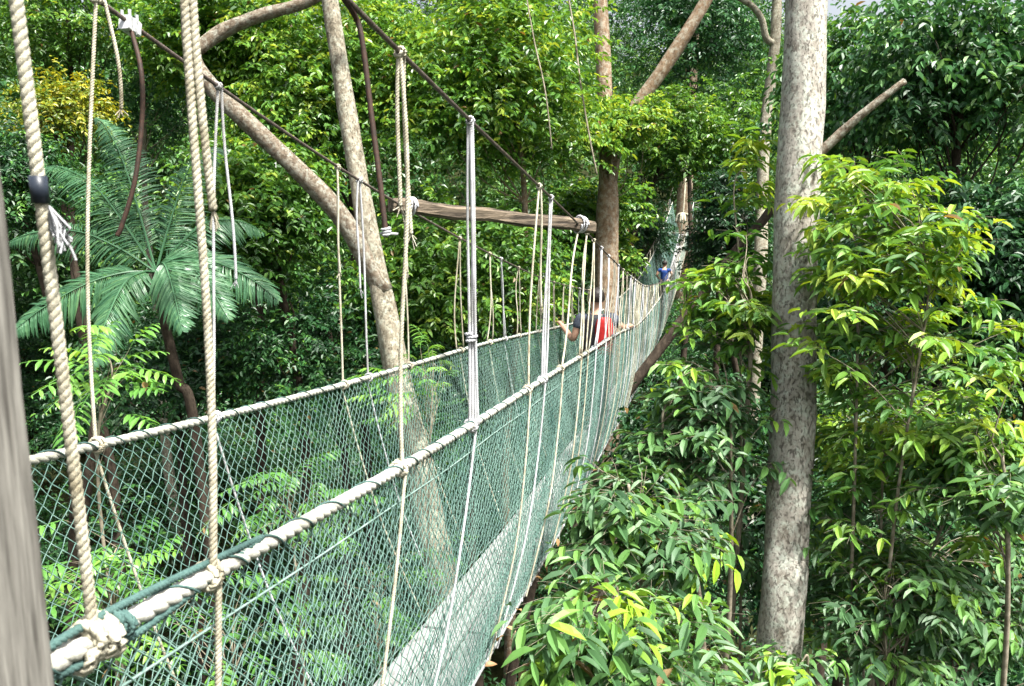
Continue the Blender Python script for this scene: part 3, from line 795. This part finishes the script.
T('broadleaf_tree', 'green tree hanging over the dip of the walkway', 672, 140, 23, (62, 48), 'broad', 'dark_bark', 27, 12, 60, .15, slen=.6, tint=.5, lean=(-4.2, 2))
T('broadleaf_tree', 'leafy tree just left of the sitting dip behind the far hangers', 590, 235, 19, (55, 60), 'broad', 'dark_bark', 28, 10, 60, .156, tint=.5)
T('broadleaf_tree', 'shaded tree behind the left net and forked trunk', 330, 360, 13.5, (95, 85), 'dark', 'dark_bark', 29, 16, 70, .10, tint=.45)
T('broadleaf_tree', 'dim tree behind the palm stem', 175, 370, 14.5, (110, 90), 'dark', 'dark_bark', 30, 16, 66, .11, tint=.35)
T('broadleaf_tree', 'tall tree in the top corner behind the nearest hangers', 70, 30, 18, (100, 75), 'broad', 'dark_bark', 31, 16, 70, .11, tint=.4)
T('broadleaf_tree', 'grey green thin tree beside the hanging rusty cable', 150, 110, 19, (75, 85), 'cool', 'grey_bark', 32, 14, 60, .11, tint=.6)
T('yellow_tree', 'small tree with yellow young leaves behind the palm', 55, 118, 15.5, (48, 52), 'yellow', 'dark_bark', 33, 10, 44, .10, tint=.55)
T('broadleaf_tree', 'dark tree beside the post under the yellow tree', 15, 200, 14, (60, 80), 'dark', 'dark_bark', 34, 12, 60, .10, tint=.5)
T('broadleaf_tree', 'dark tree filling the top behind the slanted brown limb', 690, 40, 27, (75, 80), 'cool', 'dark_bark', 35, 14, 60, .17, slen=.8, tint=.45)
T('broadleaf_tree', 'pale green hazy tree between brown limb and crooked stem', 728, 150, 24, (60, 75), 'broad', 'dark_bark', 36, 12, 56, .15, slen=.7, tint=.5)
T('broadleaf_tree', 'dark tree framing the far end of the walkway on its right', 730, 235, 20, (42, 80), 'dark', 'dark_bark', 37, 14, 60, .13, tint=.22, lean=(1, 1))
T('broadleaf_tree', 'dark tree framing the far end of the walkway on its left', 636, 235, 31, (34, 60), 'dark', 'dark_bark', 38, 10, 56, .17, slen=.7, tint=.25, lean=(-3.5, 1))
# dark drooping trees on the right
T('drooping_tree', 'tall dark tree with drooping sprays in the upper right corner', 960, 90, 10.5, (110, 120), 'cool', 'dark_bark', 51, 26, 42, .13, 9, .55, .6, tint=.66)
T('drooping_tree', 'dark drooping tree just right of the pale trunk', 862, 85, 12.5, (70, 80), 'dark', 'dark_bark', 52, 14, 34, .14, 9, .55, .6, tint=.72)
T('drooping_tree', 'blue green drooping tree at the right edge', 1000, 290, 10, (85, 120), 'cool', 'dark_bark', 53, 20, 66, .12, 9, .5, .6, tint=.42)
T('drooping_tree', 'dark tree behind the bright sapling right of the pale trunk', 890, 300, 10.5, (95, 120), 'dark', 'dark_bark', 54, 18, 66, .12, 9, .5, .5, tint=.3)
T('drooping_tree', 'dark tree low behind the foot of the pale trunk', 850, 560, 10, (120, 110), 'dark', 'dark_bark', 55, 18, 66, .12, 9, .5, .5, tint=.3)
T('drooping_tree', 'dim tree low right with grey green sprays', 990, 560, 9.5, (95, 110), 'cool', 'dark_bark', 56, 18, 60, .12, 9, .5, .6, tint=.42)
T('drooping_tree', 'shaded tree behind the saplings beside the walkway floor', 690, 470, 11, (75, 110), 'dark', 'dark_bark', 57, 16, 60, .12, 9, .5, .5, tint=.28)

# ------------------------------------------------------------------ saplings with large leaves
def sapling(name, label, cx, cy, depth, Rpx, base_px, leaf='big', seed=0, tips=70, L=.17, W=.06, per=8, down=.45, tint=.5, Rdepth=None, cat='sapling',
            stem_r=.03, bark='twig', kind='whorl', stems=1, yellow=.12, slen=.4):
    r_ = np.random.default_rng(seed)
    c = at(cx, cy, depth); R = np.array([Rpx[0]*depth/FPX, Rdepth or Rpx[0]*depth/FPX*.8, Rpx[1]*depth/FPX])
    bp = at(base_px[0], base_px[1], depth+.2); gz = float(ground_z(bp[0], bp[1])); base = np.array([bp[0], bp[1], gz])
    root = empty(name, base, label, cat)
    d = sphere_dirs(tips, r_, -.85); q = r_.uniform(.12, 1, tips)**.5
    lump = 1+.30*np.sin(d[:, 0]*5+seed)+.26*np.sin(d[:, 2]*6+seed*2)+.16*np.sin(d[:, 0]*11+d[:, 2]*9+seed)
    P = c+d*(q*lump)[:, None]*R
    edge = shift(P[:, 1])
    P[:, 0] = np.maximum(P[:, 0], -.58+edge+.1*r_.random(tips)) if c[0] > -1.1 else np.minimum(P[:, 0], -2.2-.2*r_.random(tips))
    w = Geo(); paths = []
    top = c+np.array([0, 0, R[2]*.42])
    sps = []
    for s in range(stems):
        off = np.array([(s-(stems-1)/2)*R[0]*.7, r_.normal(0, .15), -abs(s)*.15*R[2]])
        sp = smooth_path([base+off*.15-[0, 0, .1], base*.45+bp*.55+off*.3+r_.normal(0, .1, 3), bp+off*.5, c+off*.8+r_.normal(0, .08, 3), top+off], 40)
        sps.append(sp); add_tube(w, sp, np.linspace(stem_r*1.4, stem_r*.12, 40), 8, .10, seed+s)
    AX = np.empty((tips, 3))
    for k in range(tips):
        sp = sps[k % stems]
        zt = P[k][2]-abs(r_.normal(.22, .12))-.25*np.linalg.norm((P[k]-c)[:2])
        i = int(np.clip(np.argmin(abs(sp[:, 2]-zt)), 10, 39)); p0 = sp[i]
        v = P[k]-p0; mid = p0+v*.5+np.array([0, 0, .10*np.linalg.norm(v)])+r_.normal(0, .06*np.linalg.norm(v), 3)
        pth = smooth_path([p0, mid, P[k]], 9); paths.append(pth); AX[k] = unit(pth[-1]-pth[-2])
    paths = np.array(paths); ln = np.linalg.norm(paths[:, -1]-paths[:, 0], axis=1)
    multi_tubes(w, paths, np.linspace(1, .35, 9)[None]*(stem_r*.09+.006*np.minimum(ln, 1.2)*stem_r/.03)[:, None], 5)
    g = Geo(); tb = np.clip(r_.normal(tint, .14, tips)+(r_.random(tips) < yellow*.7)*.28, 0, 1)
    if kind == 'whorl':
        h = AX*np.array([1, 1, .25])+r_.normal(0, .12, AX.shape)+unit(P-c)*np.array([.5, .5, .1]); h = unit(h)
        sd = unit(np.cross(h, np.broadcast_to(np.array([0, 0, 1.0]), h.shape))+1e-5)
        nt_ = 4; TP = []; TD = []; TT = []; tw = []
        for q in range(nt_):
            an = np.radians([-52, -18, 20, 55][q])+r_.normal(0, .16, tips)
            dq = h*np.cos(an)[:, None]+sd*np.sin(an)[:, None]+np.array([0, 0, .08])+r_.normal(0, .10, h.shape)
            bk = r_.uniform(.02, .20, tips)
            st = P-h*bk[:, None]; keep = r_.random(tips) < .86
            TP.append(st[keep]); TD.append(unit(dq)[keep]); TT.append(tb[keep])
        TP = np.concatenate(TP); TD = np.concatenate(TD); TT = np.concatenate(TT)
        spray_leaves(g, TP, TD, r_, max(5, per-2), L*2.1, L, W, down, np.clip(TT+r_.normal(0, .06, len(TT)), 0, 1), 'curved', .20, .10, .75)
        e_ = np.stack([TP, TP+TD*L*1.2+[0, 0, -.03*L], TP+TD*L*2.2+[0, 0, -down*.5*L*2]], 1)
        multi_tubes(w, e_, np.full((len(TP), 3), stem_r*.05), 3)
        jj = np.nonzero(r_.random(tips) < .5)[0]
        whorl_leaves(g, P[jj]+h[jj]*L, h[jj]*.6+np.array([0, 0, .6]), r_, per-1, L, W, down*.9, np.clip(tb[jj]+.14, 0, 1))
    else:
        D = AX*np.array([1, 1, .3])+r_.normal(0, .15, AX.shape)
        pin(g, P, D, r_, per, slen, L, W, tb)
    w.build('stem', bark, root, True)
    g.build('crown', leaf, root)
    return root
def pin(g, P, D, r_, pairs, slen, L, W, tb, kind='curved', fall=.35):
    """feather-shaped leaves: paired leaflets along arching stalks"""
    n = len(P); D = unit(D); up = np.array([0, 0, 1.0])
    Sd = unit(np.cross(D, np.broadcast_to(up, D.shape))+1e-5)
    t = (np.arange(pairs)+1)/pairs; sl = slen*r_.uniform(.7, 1.2, n)
    for sgn in (-1, 1):
        pos = P[:, None]+D[:, None]*(t[None, :, None]*sl[:, None, None]); pos[..., 2] -= fall*(t**2)[None]*sl[:, None]
        d = D[:, None]*.5+Sd[:, None]*sgn+r_.normal(0, .09, pos.shape); d[..., 2] -= .35
        un = np.broadcast_to(up, pos.shape)+r_.normal(0, .12, pos.shape)
        Ls = L*np.sin(np.pi*(t*.72+.2))[None]*r_.uniform(.85, 1.1, (n, pairs))
        add_leaves(g, pos, d, un, Ls.ravel(), (Ls*W/L).ravel(), np.clip(tb[:, None]+r_.normal(0, .07, (n, pairs)), 0, 1).ravel(), kind=kind, droop=.25, fold=.05)
    tt = np.linspace(0, 1, 6); pth = P[:, None]+D[:, None]*(tt[None, :, None]*sl[:, None, None]); pth[..., 2] -= fall*(tt**2)[None]*sl[:, None]
    multi_tubes(g, pth, np.full((n, 6), .0025), 3)

Sp = sapling
Sp('sapling', 'bright big leaved sapling standing right of the pale trunk', 885, 295, 6.4, (90, 130), (872, 560), 'big', 61, 110, .15, .046, 8, .26, tint=.66, yellow=.18, stems=2, stem_r=.02)
Sp('sapling', 'big leaved sapling below the bright one with hanging leaves', 922, 455, 6.8, (88, 75), (890, 640), 'big', 62, 80, .15, .046, 8, .30, tint=.60, yellow=.12, stems=2, stem_r=.02)
Sp('sapling', 'sunlit sapling just left of the pale trunk', 739, 308, 7.2, (40, 80), (742, 470), 'big', 63, 46, .15, .048, 8, .28, tint=.58, yellow=.22)
Sp('sapling', 'yellow tipped shoot reaching up beside the pale trunk', 750, 190, 7.4, (16, 42), (740, 330), 'big', 64, 7, .15, .048, 8, .25, tint=.7, yellow=.4, stem_r=.014)
Sp('sapling', 'grey green sapling below the sunlit one left of the trunk', 705, 425, 7.0, (66, 70), (715, 640), 'drooping', 65, 52, .16, .052, 8, .36, tint=.44, stems=2)
Sp('sapling', 'forked pale stemmed sapling at the foot of the trunk', 706, 545, 7.8, (66, 62), (712, 665), 'drooping', 66, 24, .15, .05, 8, .4, tint=.36, stems=2, stem_r=.036, bark='grey_bark')
Sp('sapling', 'grey green sapling touching the walkway edge above the low bright shrub', 628, 520, 5.4, (64, 58), (650, 720), 'drooping', 67, 50, .145, .046, 8, .34, tint=.48, yellow=.14)
Sp('shrub', 'low shrub with long drooping leaves at the bottom beside the walkway', 612, 655, 4.3, (98, 66), (612, 800), 'drooping', 68, 46, .165, .044, 9, .42, tint=.60, yellow=.25, cat='shrub', stem_r=.02)
Sp('shrub', 'drooping shrub next to the trunk foot at the bottom', 678, 690, 4.9, (52, 42), (678, 820), 'drooping', 69, 24, .16, .048, 9, .42, tint=.50, cat='shrub', stem_r=.02)
Sp('sapling', 'sapling with light leaf tips at the right edge', 985, 470, 6.2, (62, 80), (1000, 700), 'drooping', 70, 36, .15, .048, 8, .32, tint=.58, yellow=.2)
Sp('sapling', 'grey green sapling low at the right edge', 950, 610, 7.2, (92, 85), (945, 830), 'drooping', 71, 84, .155, .052, 8, .38, tint=.40, stems=2)
Sp('shrub', 'small bright shrub in front of the trunk foot', 800, 668, 6.4, (38, 26), (800, 760), 'drooping', 72, 9, .15, .048, 8, .4, tint=.7, yellow=.3, cat='shrub')
Sp('sapling', 'thin sapling behind the trunk with leaves reaching over its bark', 858, 580, 7.9, (52, 55), (868, 760), 'drooping', 73, 26, .145, .046, 8, .32, tint=.48)
Sp('sapling', 'leafy sapling filling the space behind the bare stems right of the trunk', 868, 470, 7.9, (62, 75), (866, 720), 'drooping', 74, 60, .15, .048, 8, .32, tint=.56, yellow=.12, stem_r=.018)
Sp('sapling', 'low leafy sapling between the trunk foot and the bottom right corner', 890, 610, 6.6, (62, 75), (892, 860), 'drooping', 75, 66, .15, .048, 8, .34, tint=.54, yellow=.12, stem_r=.018)
# feathery plants
Sp('feathery_plant', 'feathery light green plant beside the timber post', 95, 375, 5.6, (45, 50), (100, 520), 'fern', 81, 26, .12, .04, 6, tint=.6, kind='pin', cat='plant', stem_r=.016)
Sp('feathery_plant', 'feathery plant in front of the forked trunk behind the net', 440, 385, 7.3, (65, 52), (430, 560), 'fern', 82, 40, .10, .034, 7, tint=.62, kind='pin', cat='plant', stem_r=.016)
Sp('feathery_plant', 'feathery plant seen through the net left of the forked trunk', 290, 500, 6.8, (66, 60), (300, 680), 'fern', 83, 34, .11, .036, 7, tint=.30, kind='pin', cat='plant', stem_r=.018)
Sp('feathery_plant', 'feathery plant low behind both nets', 385, 590, 7.6, (80, 60), (390, 760), 'fern', 84, 38, .11, .036, 7, tint=.28, kind='pin', cat='plant', stem_r=.018)
Sp('feathery_plant', 'bright feathery plant at the bottom beside the post knot', 105, 590, 5.0, (75, 75), (110, 760), 'fern', 85, 40, .11, .036, 7, tint=.5, kind='pin', cat='plant', stem_r=.018)
Sp('feathery_plant', 'feathery plant low under the near hand rope', 235, 640, 5.2, (75, 50), (235, 780), 'fern', 86, 26, .11, .036, 7, tint=.30, kind='pin', cat='plant', stem_r=.018)

# ------------------------------------------------------------------ palm
def palm():
    r_ = np.random.default_rng(90); D = 10.0
    c = at(156, 272, D); b = at(200, 470, D+.4); gz = float(ground_z(b[0], b[1]))
    root = empty('palm_tree', (b[0]+.3, b[1], gz), 'palm with long arching fronds and a thin dark stem', 'palm tree')
    g = Geo(); limb(g, [np.array([b[0]+.3, b[1], gz-.1]), b, at(178, 380, D+.2), at(162, 310, D+.05), c], .075, .05, 40, 9, .06, 2); g.build('trunk', 'dark_bark', root, True)
    fronds = [((12, 332), -.6, 14), ((8, 242), .3, 22), ((40, 168), .8, 30), ((96, 118), 1.2, 30), ((225, 150), .8, 36), ((262, 232), .4, 26), ((278, 300), -.4, 20),
              ((92, 366), -1.2, 26), ((182, 330), -1.5, 26), ((228, 318), -1.1, 24)]
    for (tip, dd, lift) in fronds:
        e = at(tip[0], tip[1], D+dd); m = (c+e)/2; m = m+np.array([0, 0, lift*D/FPX*1.15])
        pth, s = resample(smooth_path([c, c*.55+m*.45+np.array([0, 0, .06]), m, m*.4+e*.6+np.array([0, 0, lift*D/FPX*.25]), e], 40), .025)
        T, A, B = frames(pth); g = Geo(); u = s/s[-1]
        nn = np.array([0, 0, .62])-FW*.85+r_.normal(0, .15, 3); A = unit(np.cross(nn[None], T))
        for sg in (-1, 1):
            k = u > .12
            sd = A*sg; d = sd*.82+T*.62+np.array([0, 0, -.24])+r_.normal(0, .06, pth.shape)
            L = .44*np.sin(np.pi*np.clip(u*.80+.17, 0, 1))**.8*r_.uniform(.72, 1.1, len(u)); k = k & (r_.random(len(u)) > .05); n = int(k.sum())
            add_leaves(g, pth[k], d[k], (nn[None]+r_.normal(0, .12, pth.shape))[k], L[k], r_.uniform(.024, .034, n), np.clip(r_.normal(.5, .16, n), 0, 1), fold=.01, droop=.32, kind='curved')
        add_tube(g, pth, np.linspace(.016, .004, len(pth)), 5)
        g.build('frond', 'palm', root)
palm()

# far platform tree that carries the other end
b = np.array([-.32, 41.2]); gz = float(ground_z(b[0], b[1]))
root = empty('platform_tree', (b[0], b[1], gz), 'dark red brown trunk at the far end of the walkway', 'tree')
g = Geo(); limb(g, [(b[0], b[1], gz-.1), (b[0], b[1], -2), (b[0]+.1, b[1], 3), (b[0]+.2, b[1], 11)], .5, .25, 40, 14, .05, 3); g.build('trunk', 'brown_bark', root, True)
g = Geo()
for i in range(9): box(g, (b[0], b[1]-1.55+i*.3, -1.3), (1, 0, 0), (0, 1, 0), (0, 0, 1), 1.3, .13, .03)
g.build('platform', 'beam', root)
high_crown(root, (b[0], b[1], 10), (3.5, 3.5, 3), 'dark', 46, 10, 60, .2)
# rope bundle hanging over the far part
pt = at(683, 216, 36.5); g = Geo()
add_tube(g, np.stack([pt+[.1, 0, 2.6], pt+[0, 0, 0], pt+[-.12, 0, -1.5]]), .035, 6)
r_ = np.random.default_rng(3)
for k in range(12):
    a = r_.uniform(0, 6.28); add_tube(g, smooth_path([pt+[0, 0, .12], pt+[.22*math.cos(a), .22*math.sin(a), .05], pt+[.34*math.cos(a), .34*math.sin(a), -.32+.1*r_.random()]], 8), .05, 5)
tag(g.build('rope_bundle', 'tan_rope', walk, True))

# hanging lianas
def liana(label, pts, depth, r, mat='twig', seed=0):
    g = Geo(); P = smooth_path([at(x, y, depth+dz) for (x, y, dz) in pts], 40); add_tube(g, P, r, 5, .12, seed)
    tag(g.build('liana', mat, None, True, origin=P[-1]), label, 'vine')
liana('thin liana hanging through the bright tree beside the brown trunk', [(563, -30, 0), (574, 30, .1), (580, 80, 0), (590, 140, .1), (597, 175, .2)], 13.2, .016)
liana('long thin liana dropping left of the brown trunk', [(520, -40, 0), (534, 40, .1), (545, 90, 0), (552, 150, .2)], 12.2, .012)

# dry leaves caught on the floor edge of the net
r_ = np.random.default_rng(12)
for k in range(9):
    yy = [3.62, 3.9, 4.4, 5.0, 5.3, 5.9, 6.8, 8.4, 4.1][k]; p = floorR(yy)+np.array([.025, 0, .01+.03*r_.random()])
    g = Geo(); add_leaves(g, [p], [(r_.normal(.5, .3), r_.normal(0, .5), r_.normal(.1, .4))], [(r_.normal(0, .4), 0, 1)], .06, .034, r_.random(), .15, .4, 'curved')
    tag(g.build('dry_leaf', 'dryleaf', None, False, origin=p), 'dry brown leaf caught on the outer floor edge of the walkway net', 'leaf', 'dry leaves caught on the net edge')

# ------------------------------------------------------------------ people
def skin_mesh(name, verts, edges, radii, mat, parent, root=0, levels=2):
    me = bpy.data.meshes.new(name); me.from_pydata([tuple(map(float, v)) for v in verts], edges, []); me.update()
    o = bpy.data.objects.new(name, me); COL.objects.link(o)
    md = o.modifiers.new('s', 'SKIN'); md.use_smooth_shade = True
    for i, v in enumerate(me.skin_vertices[0].data):
        r = radii[i]; v.radius = (r, r) if not isinstance(r, tuple) else r
        v.use_root = (i == root)
    sb = o.modifiers.new('u', 'SUBSURF'); sb.levels = levels; sb.render_levels = levels
    bpy.context.view_layer.update()
    new = bpy.data.meshes.new_from_object(o.evaluated_get(bpy.context.evaluated_depsgraph_get()))
    bpy.data.objects.remove(o); new.name = name
    new.materials.clear(); new.materials.append(M[mat])
    q = bpy.data.objects.new(name, new); COL.objects.link(q)
    if parent: q.parent = parent
    return q
def person(label, loc, H, arms, shirt, group=None, sleeve=.55):
    """faces +Y; arms = ((elbowL, handL), (elbowR, handR)) in local metres"""
    k = H/1.75
    J = dict(pelvis=(0, 0, .95*k), waist=(0, .01, 1.08*k), chest=(0, .02, 1.27*k), neck=(0, .03, 1.46*k), jaw=(0, .06, 1.54*k), skull=(0, .05, 1.64*k), crown=(0, .04, 1.72*k),
             shL=(-.19*k, .01, 1.41*k), shR=(.19*k, .01, 1.41*k), elL=arms[0][0], elR=arms[1][0], haL=arms[0][1], haR=arms[1][1],
             hipL=(-.10*k, 0, .90*k), hipR=(.10*k, 0, .90*k), knL=(-.11*k, .10, .49*k), knR=(.11*k, -.02, .48*k), anL=(-.11*k, .10, .09*k), anR=(.11*k, -.16, .09*k),
             toL=(-.12*k, .27, .035), toR=(.12*k, .02, .035))
    names = list(J); V = [np.array(J[n], float) for n in names]; I = {n: i for i, n in enumerate(names)}
    rad = dict(pelvis=(.15, .11), waist=(.135, .10), chest=(.16, .115), neck=.058, jaw=.075, skull=.095, crown=.06, shL=.062, shR=.062, elL=.043, elR=.043, haL=.034, haR=.034,
               hipL=.095, hipR=.095, knL=.062, knR=.062, anL=.044, anR=.044, toL=.035, toR=.035)
    R = [tuple(np.array(rad[n])*k) if isinstance(rad[n], tuple) else rad[n]*k for n in names]
    E = [('pelvis', 'waist'), ('waist', 'chest'), ('chest', 'neck'), ('neck', 'jaw'), ('jaw', 'skull'), ('skull', 'crown'), ('chest', 'shL'), ('chest', 'shR'), ('shL', 'elL'), ('shR', 'elR'),
         ('elL', 'haL'), ('elR', 'haR'), ('pelvis', 'hipL'), ('pelvis', 'hipR'), ('hipL', 'knL'), ('hipR', 'knR'), ('knL', 'anL'), ('knR', 'anR'), ('anL', 'toL'), ('anR', 'toR')]
    E = [(I[a], I[b]) for a, b in E]
    for s, h in ((-1, 'haL'), (1, 'haR')):
        hp = V[I[h]]; el = V[I['elL' if s < 0 else 'elR']]; dv = unit(hp-el); sv = unit(np.cross(dv, [0, 0, 1.0]))
        palm_ = hp+dv*.055; V.append(palm_); R.append(.032); pi = len(V)-1; E.append((I[h], pi))
        for f, (off, ln) in enumerate(((-.03, .052), (-.011, .062), (.011, .058), (.03, .044))):
            a_ = palm_+dv*.035+sv*off; b_ = a_+dv*ln*.6+np.array([0, 0, -.008]); c_ = b_+np.array([0, 0, -.028])+dv*.012
            i0 = len(V); V += [a_, b_, c_]; R += [.010, .009, .007]; E += [(pi, i0), (i0, i0+1), (i0+1, i0+2)]
        a_ = hp+dv*.03-s*sv*.04; i0 = len(V); V += [a_, a_+dv*.035-np.array([0, 0, .012])]; R += [.011, .009]; E += [(I[h], i0), (i0, i0+1)]
    # nose and ears
    for p_ in ((0, .155, 1.615*k),): V.append(np.array(p_)); R.append(.014); E.append((I['skull'], len(V)-1))
    for s in (-1, 1): V.append(np.array((s*.088*k, .04, 1.62*k))); R.append(.02); E.append((I['skull'], len(V)-1))
    root = empty('person', loc, label, 'person', group)
    skin_mesh('body', V, E, R, 'skin', root)
    # shirt with short sleeves
    V0 = [np.array(J[n], float) for n in names]
    sl = [V0[I['shL']]+(V0[I['elL']]-V0[I['shL']])*sleeve, V0[I['shR']]+(V0[I['elR']]-V0[I['shR']])*sleeve]
    skin_mesh('shirt', [V0[I['pelvis']]+[0, 0, -.06], V0[I['waist']], V0[I['chest']], V0[I['neck']]-[0, 0, .045], V0[I['shL']], V0[I['shR']], sl[0], sl[1]],
              [(0, 1), (1, 2), (2, 3), (2, 4), (2, 5), (4, 6), (5, 7)], [(.17*k, .13*k), (.155*k, .12*k), (.178*k, .132*k), .068*k, .08*k, .08*k, .068*k, .068*k], shirt, root)
    skin_mesh('trousers', [V0[I['pelvis']]+[0, 0, .02], V0[I['hipL']], V0[I['hipR']], V0[I['knL']], V0[I['knR']], V0[I['anL']]+[0, 0, .03], V0[I['anR']]+[0, 0, .03]],
              [(0, 1), (0, 2), (1, 3), (2, 4), (3, 5), (4, 6)], [(.16*k, .125*k), .11*k, .11*k, .078*k, .078*k, .064*k, .064*k], 'trousers', root)
    for a, t in (('anL', 'toL'), ('anR', 'toR')):
        skin_mesh('shoe', [V0[I[a]]-[0, .04, .035], V0[I[t]]+[0, .03, .012]], [(0, 1)], [.052*k, .046*k], 'black_cloth', root)
    # hair cap
    g = Geo(); r_ = np.random.default_rng(2); nu, nv = 20, 12; Vh = []
    for i in range(nv+1):
        th = math.pi*.64*i/nv
        for j in range(nu):
            a = 2*math.pi*j/nu; front = max(0, math.sin(a)); t2 = th*(1-.38*front)
            q = 1+r_.normal(0, .025)
            Vh.append((.101*k*math.sin(t2)*math.cos(a)*q, .045+.118*k*math.sin(t2)*math.sin(a)*q, 1.645*k+.118*k*math.cos(t2)*q))
    g.add(Vh, [(i*nu+j, i*nu+(j+1) % nu, i*nu+nu+(j+1) % nu, i*nu+nu+j) for i in range(nv) for j in range(nu)])
    me = g.build('hair', 'hair', None, True); me.parent = root
    return root
def on_floor(y): return np.array([-1.2+.0+float(shift(y)), y, float(rail_z(y)-floor_h(y))+.04])
yp = 11.0; lp = on_floor(yp); lp[0] = -1.22
hl = railL(yp+.62)-lp+np.array([.0, -.05, .045]); hr = railR(yp+.75)-lp+np.array([.0, -.06, .045])
person('person in grey shirt with a red and black backpack holding both hand ropes', lp, 2.0, (((-.31, -.02, 1.27), hl), ((.36, .22, 1.42), hr)), 'grey_cloth')
# backpack on his back
g = Geo()
def pack(g, c, hx, hy, hz, n=10):
    V = []; nu, nv = 20, 14
    for i in range(nv+1):
        ph = math.pi*i/nv
        for j in range(nu):
            a = 2*math.pi*j/nu; f = lambda v, e: math.copysign(abs(v)**e, v)
            V.append((c[0]+hx*f(math.sin(ph), .5)*f(math.cos(a), .55), c[1]+hy*f(math.sin(ph), .5)*f(math.sin(a), .55), c[2]+hz*f(math.cos(ph), .55)))
    g.add(V, [(i*nu+j, i*nu+nu+j, i*nu+nu+(j+1) % nu, i*nu+(j+1) % nu) for i in range(nv) for j in range(nu)])
bc = lp+np.array([.05, -.26, 1.36])
bag = empty('backpack', bc-np.array([0, 0, .28]), 'black and red backpack worn by the person on the walkway', 'backpack')
pack(g, bc, .19, .11, .31); g.build('main_pocket', 'black_cloth', bag, True)
g = Geo(); pack(g, bc+np.array([.10, -.07, .03]), .12, .085, .26); g.build('front_pocket', 'red_cloth', bag, True)
g = Geo()
for s in (-1, 1):
    add_tube(g, smooth_path([bc+[s*.11, .06, .25], bc+[s*.125, .2, .32], bc+[s*.13, .36, .16], bc+[s*.14, .33, -.10], bc+[s*.14, .06, -.22]], 20), .024, 6)
g.build('strap', 'black_cloth', bag, True)

yp = 28.5; lp = on_floor(yp); lp[0] += -.02
person('distant person in a blue shirt near the far end of the walkway', lp, 1.58, (((-.27, -.02, 1.06), np.array((-.22, .18, .98))), ((.27, -.02, 1.06), np.array((.22, .18, .98)))), 'blue_cloth')

# ------------------------------------------------------------------ light, camera
sun_dir = unit(np.array([.45, -.25, 1.0]))
el = math.asin(sun_dir[2]); az = math.atan2(sun_dir[0], sun_dir[1])
W = bpy.data.worlds.new('World'); S.world = W; W.use_nodes = True
nt = W.node_tree; nt.nodes.clear()
sky = nt.nodes.new('ShaderNodeTexSky'); sky.sky_type = 'NISHITA'; sky.sun_disc = False
sky.sun_elevation = el; sky.sun_rotation = az; sky.air_density = 1.0; sky.dust_density = 7.0; sky.ozone_density = .6
bg = nt.nodes.new('ShaderNodeBackground'); bg.inputs[1].default_value = .115
wo = nt.nodes.new('ShaderNodeOutputWorld'); bw = nt.nodes.new('ShaderNodeRGBToBW'); mxs = nt.nodes.new('ShaderNodeMix'); mxs.data_type = 'RGBA'; mxs.inputs[0].default_value = .62
nt.links.new(sky.outputs[0], bw.inputs[0]); nt.links.new(sky.outputs[0], mxs.inputs[6]); nt.links.new(bw.outputs[0], mxs.inputs[7]); nt.links.new(mxs.outputs[2], bg.inputs[0]); nt.links.new(bg.outputs[0], wo.inputs[0])
ld = bpy.data.lights.new('sun', 'SUN'); ld.energy = 4.3; ld.angle = math.radians(4.0); ld.color = (1, .97, .91)
lo = bpy.data.objects.new('sun', ld); COL.objects.link(lo); lo.location = (10, -5, 30)
lo.rotation_euler = Vector([float(-c) for c in sun_dir]).to_track_quat('-Z', 'Y').to_euler()

cd = bpy.data.cameras.new('camera'); cam = bpy.data.objects.new('camera', cd); COL.objects.link(cam)
cd.sensor_width = 36; cd.lens = 36*FPX/1024; cd.clip_start = .05; cd.clip_end = 2000
cam.location = (0, 0, 0); cam.rotation_euler = (math.pi/2-TH, 0, PS)
cd.dof.use_dof = True; cd.dof.focus_distance = 5.5; cd.dof.aperture_fstop = 9
S.camera = cam
vs = S.view_settings; vs.view_transform = 'Standard'; vs.look = 'None'; vs.exposure = 1.7; vs.gamma = 1; vs.use_curve_mapping = False
S.render.engine = 'CYCLES'
cy = S.cycles; cy.max_bounces = 7; cy.diffuse_bounces = 3; cy.glossy_bounces = 2; cy.transmission_bounces = 4; cy.transparent_max_bounces = 4
cy.caustics_reflective = False; cy.caustics_refractive = False
S.unit_settings.system = 'METRIC'
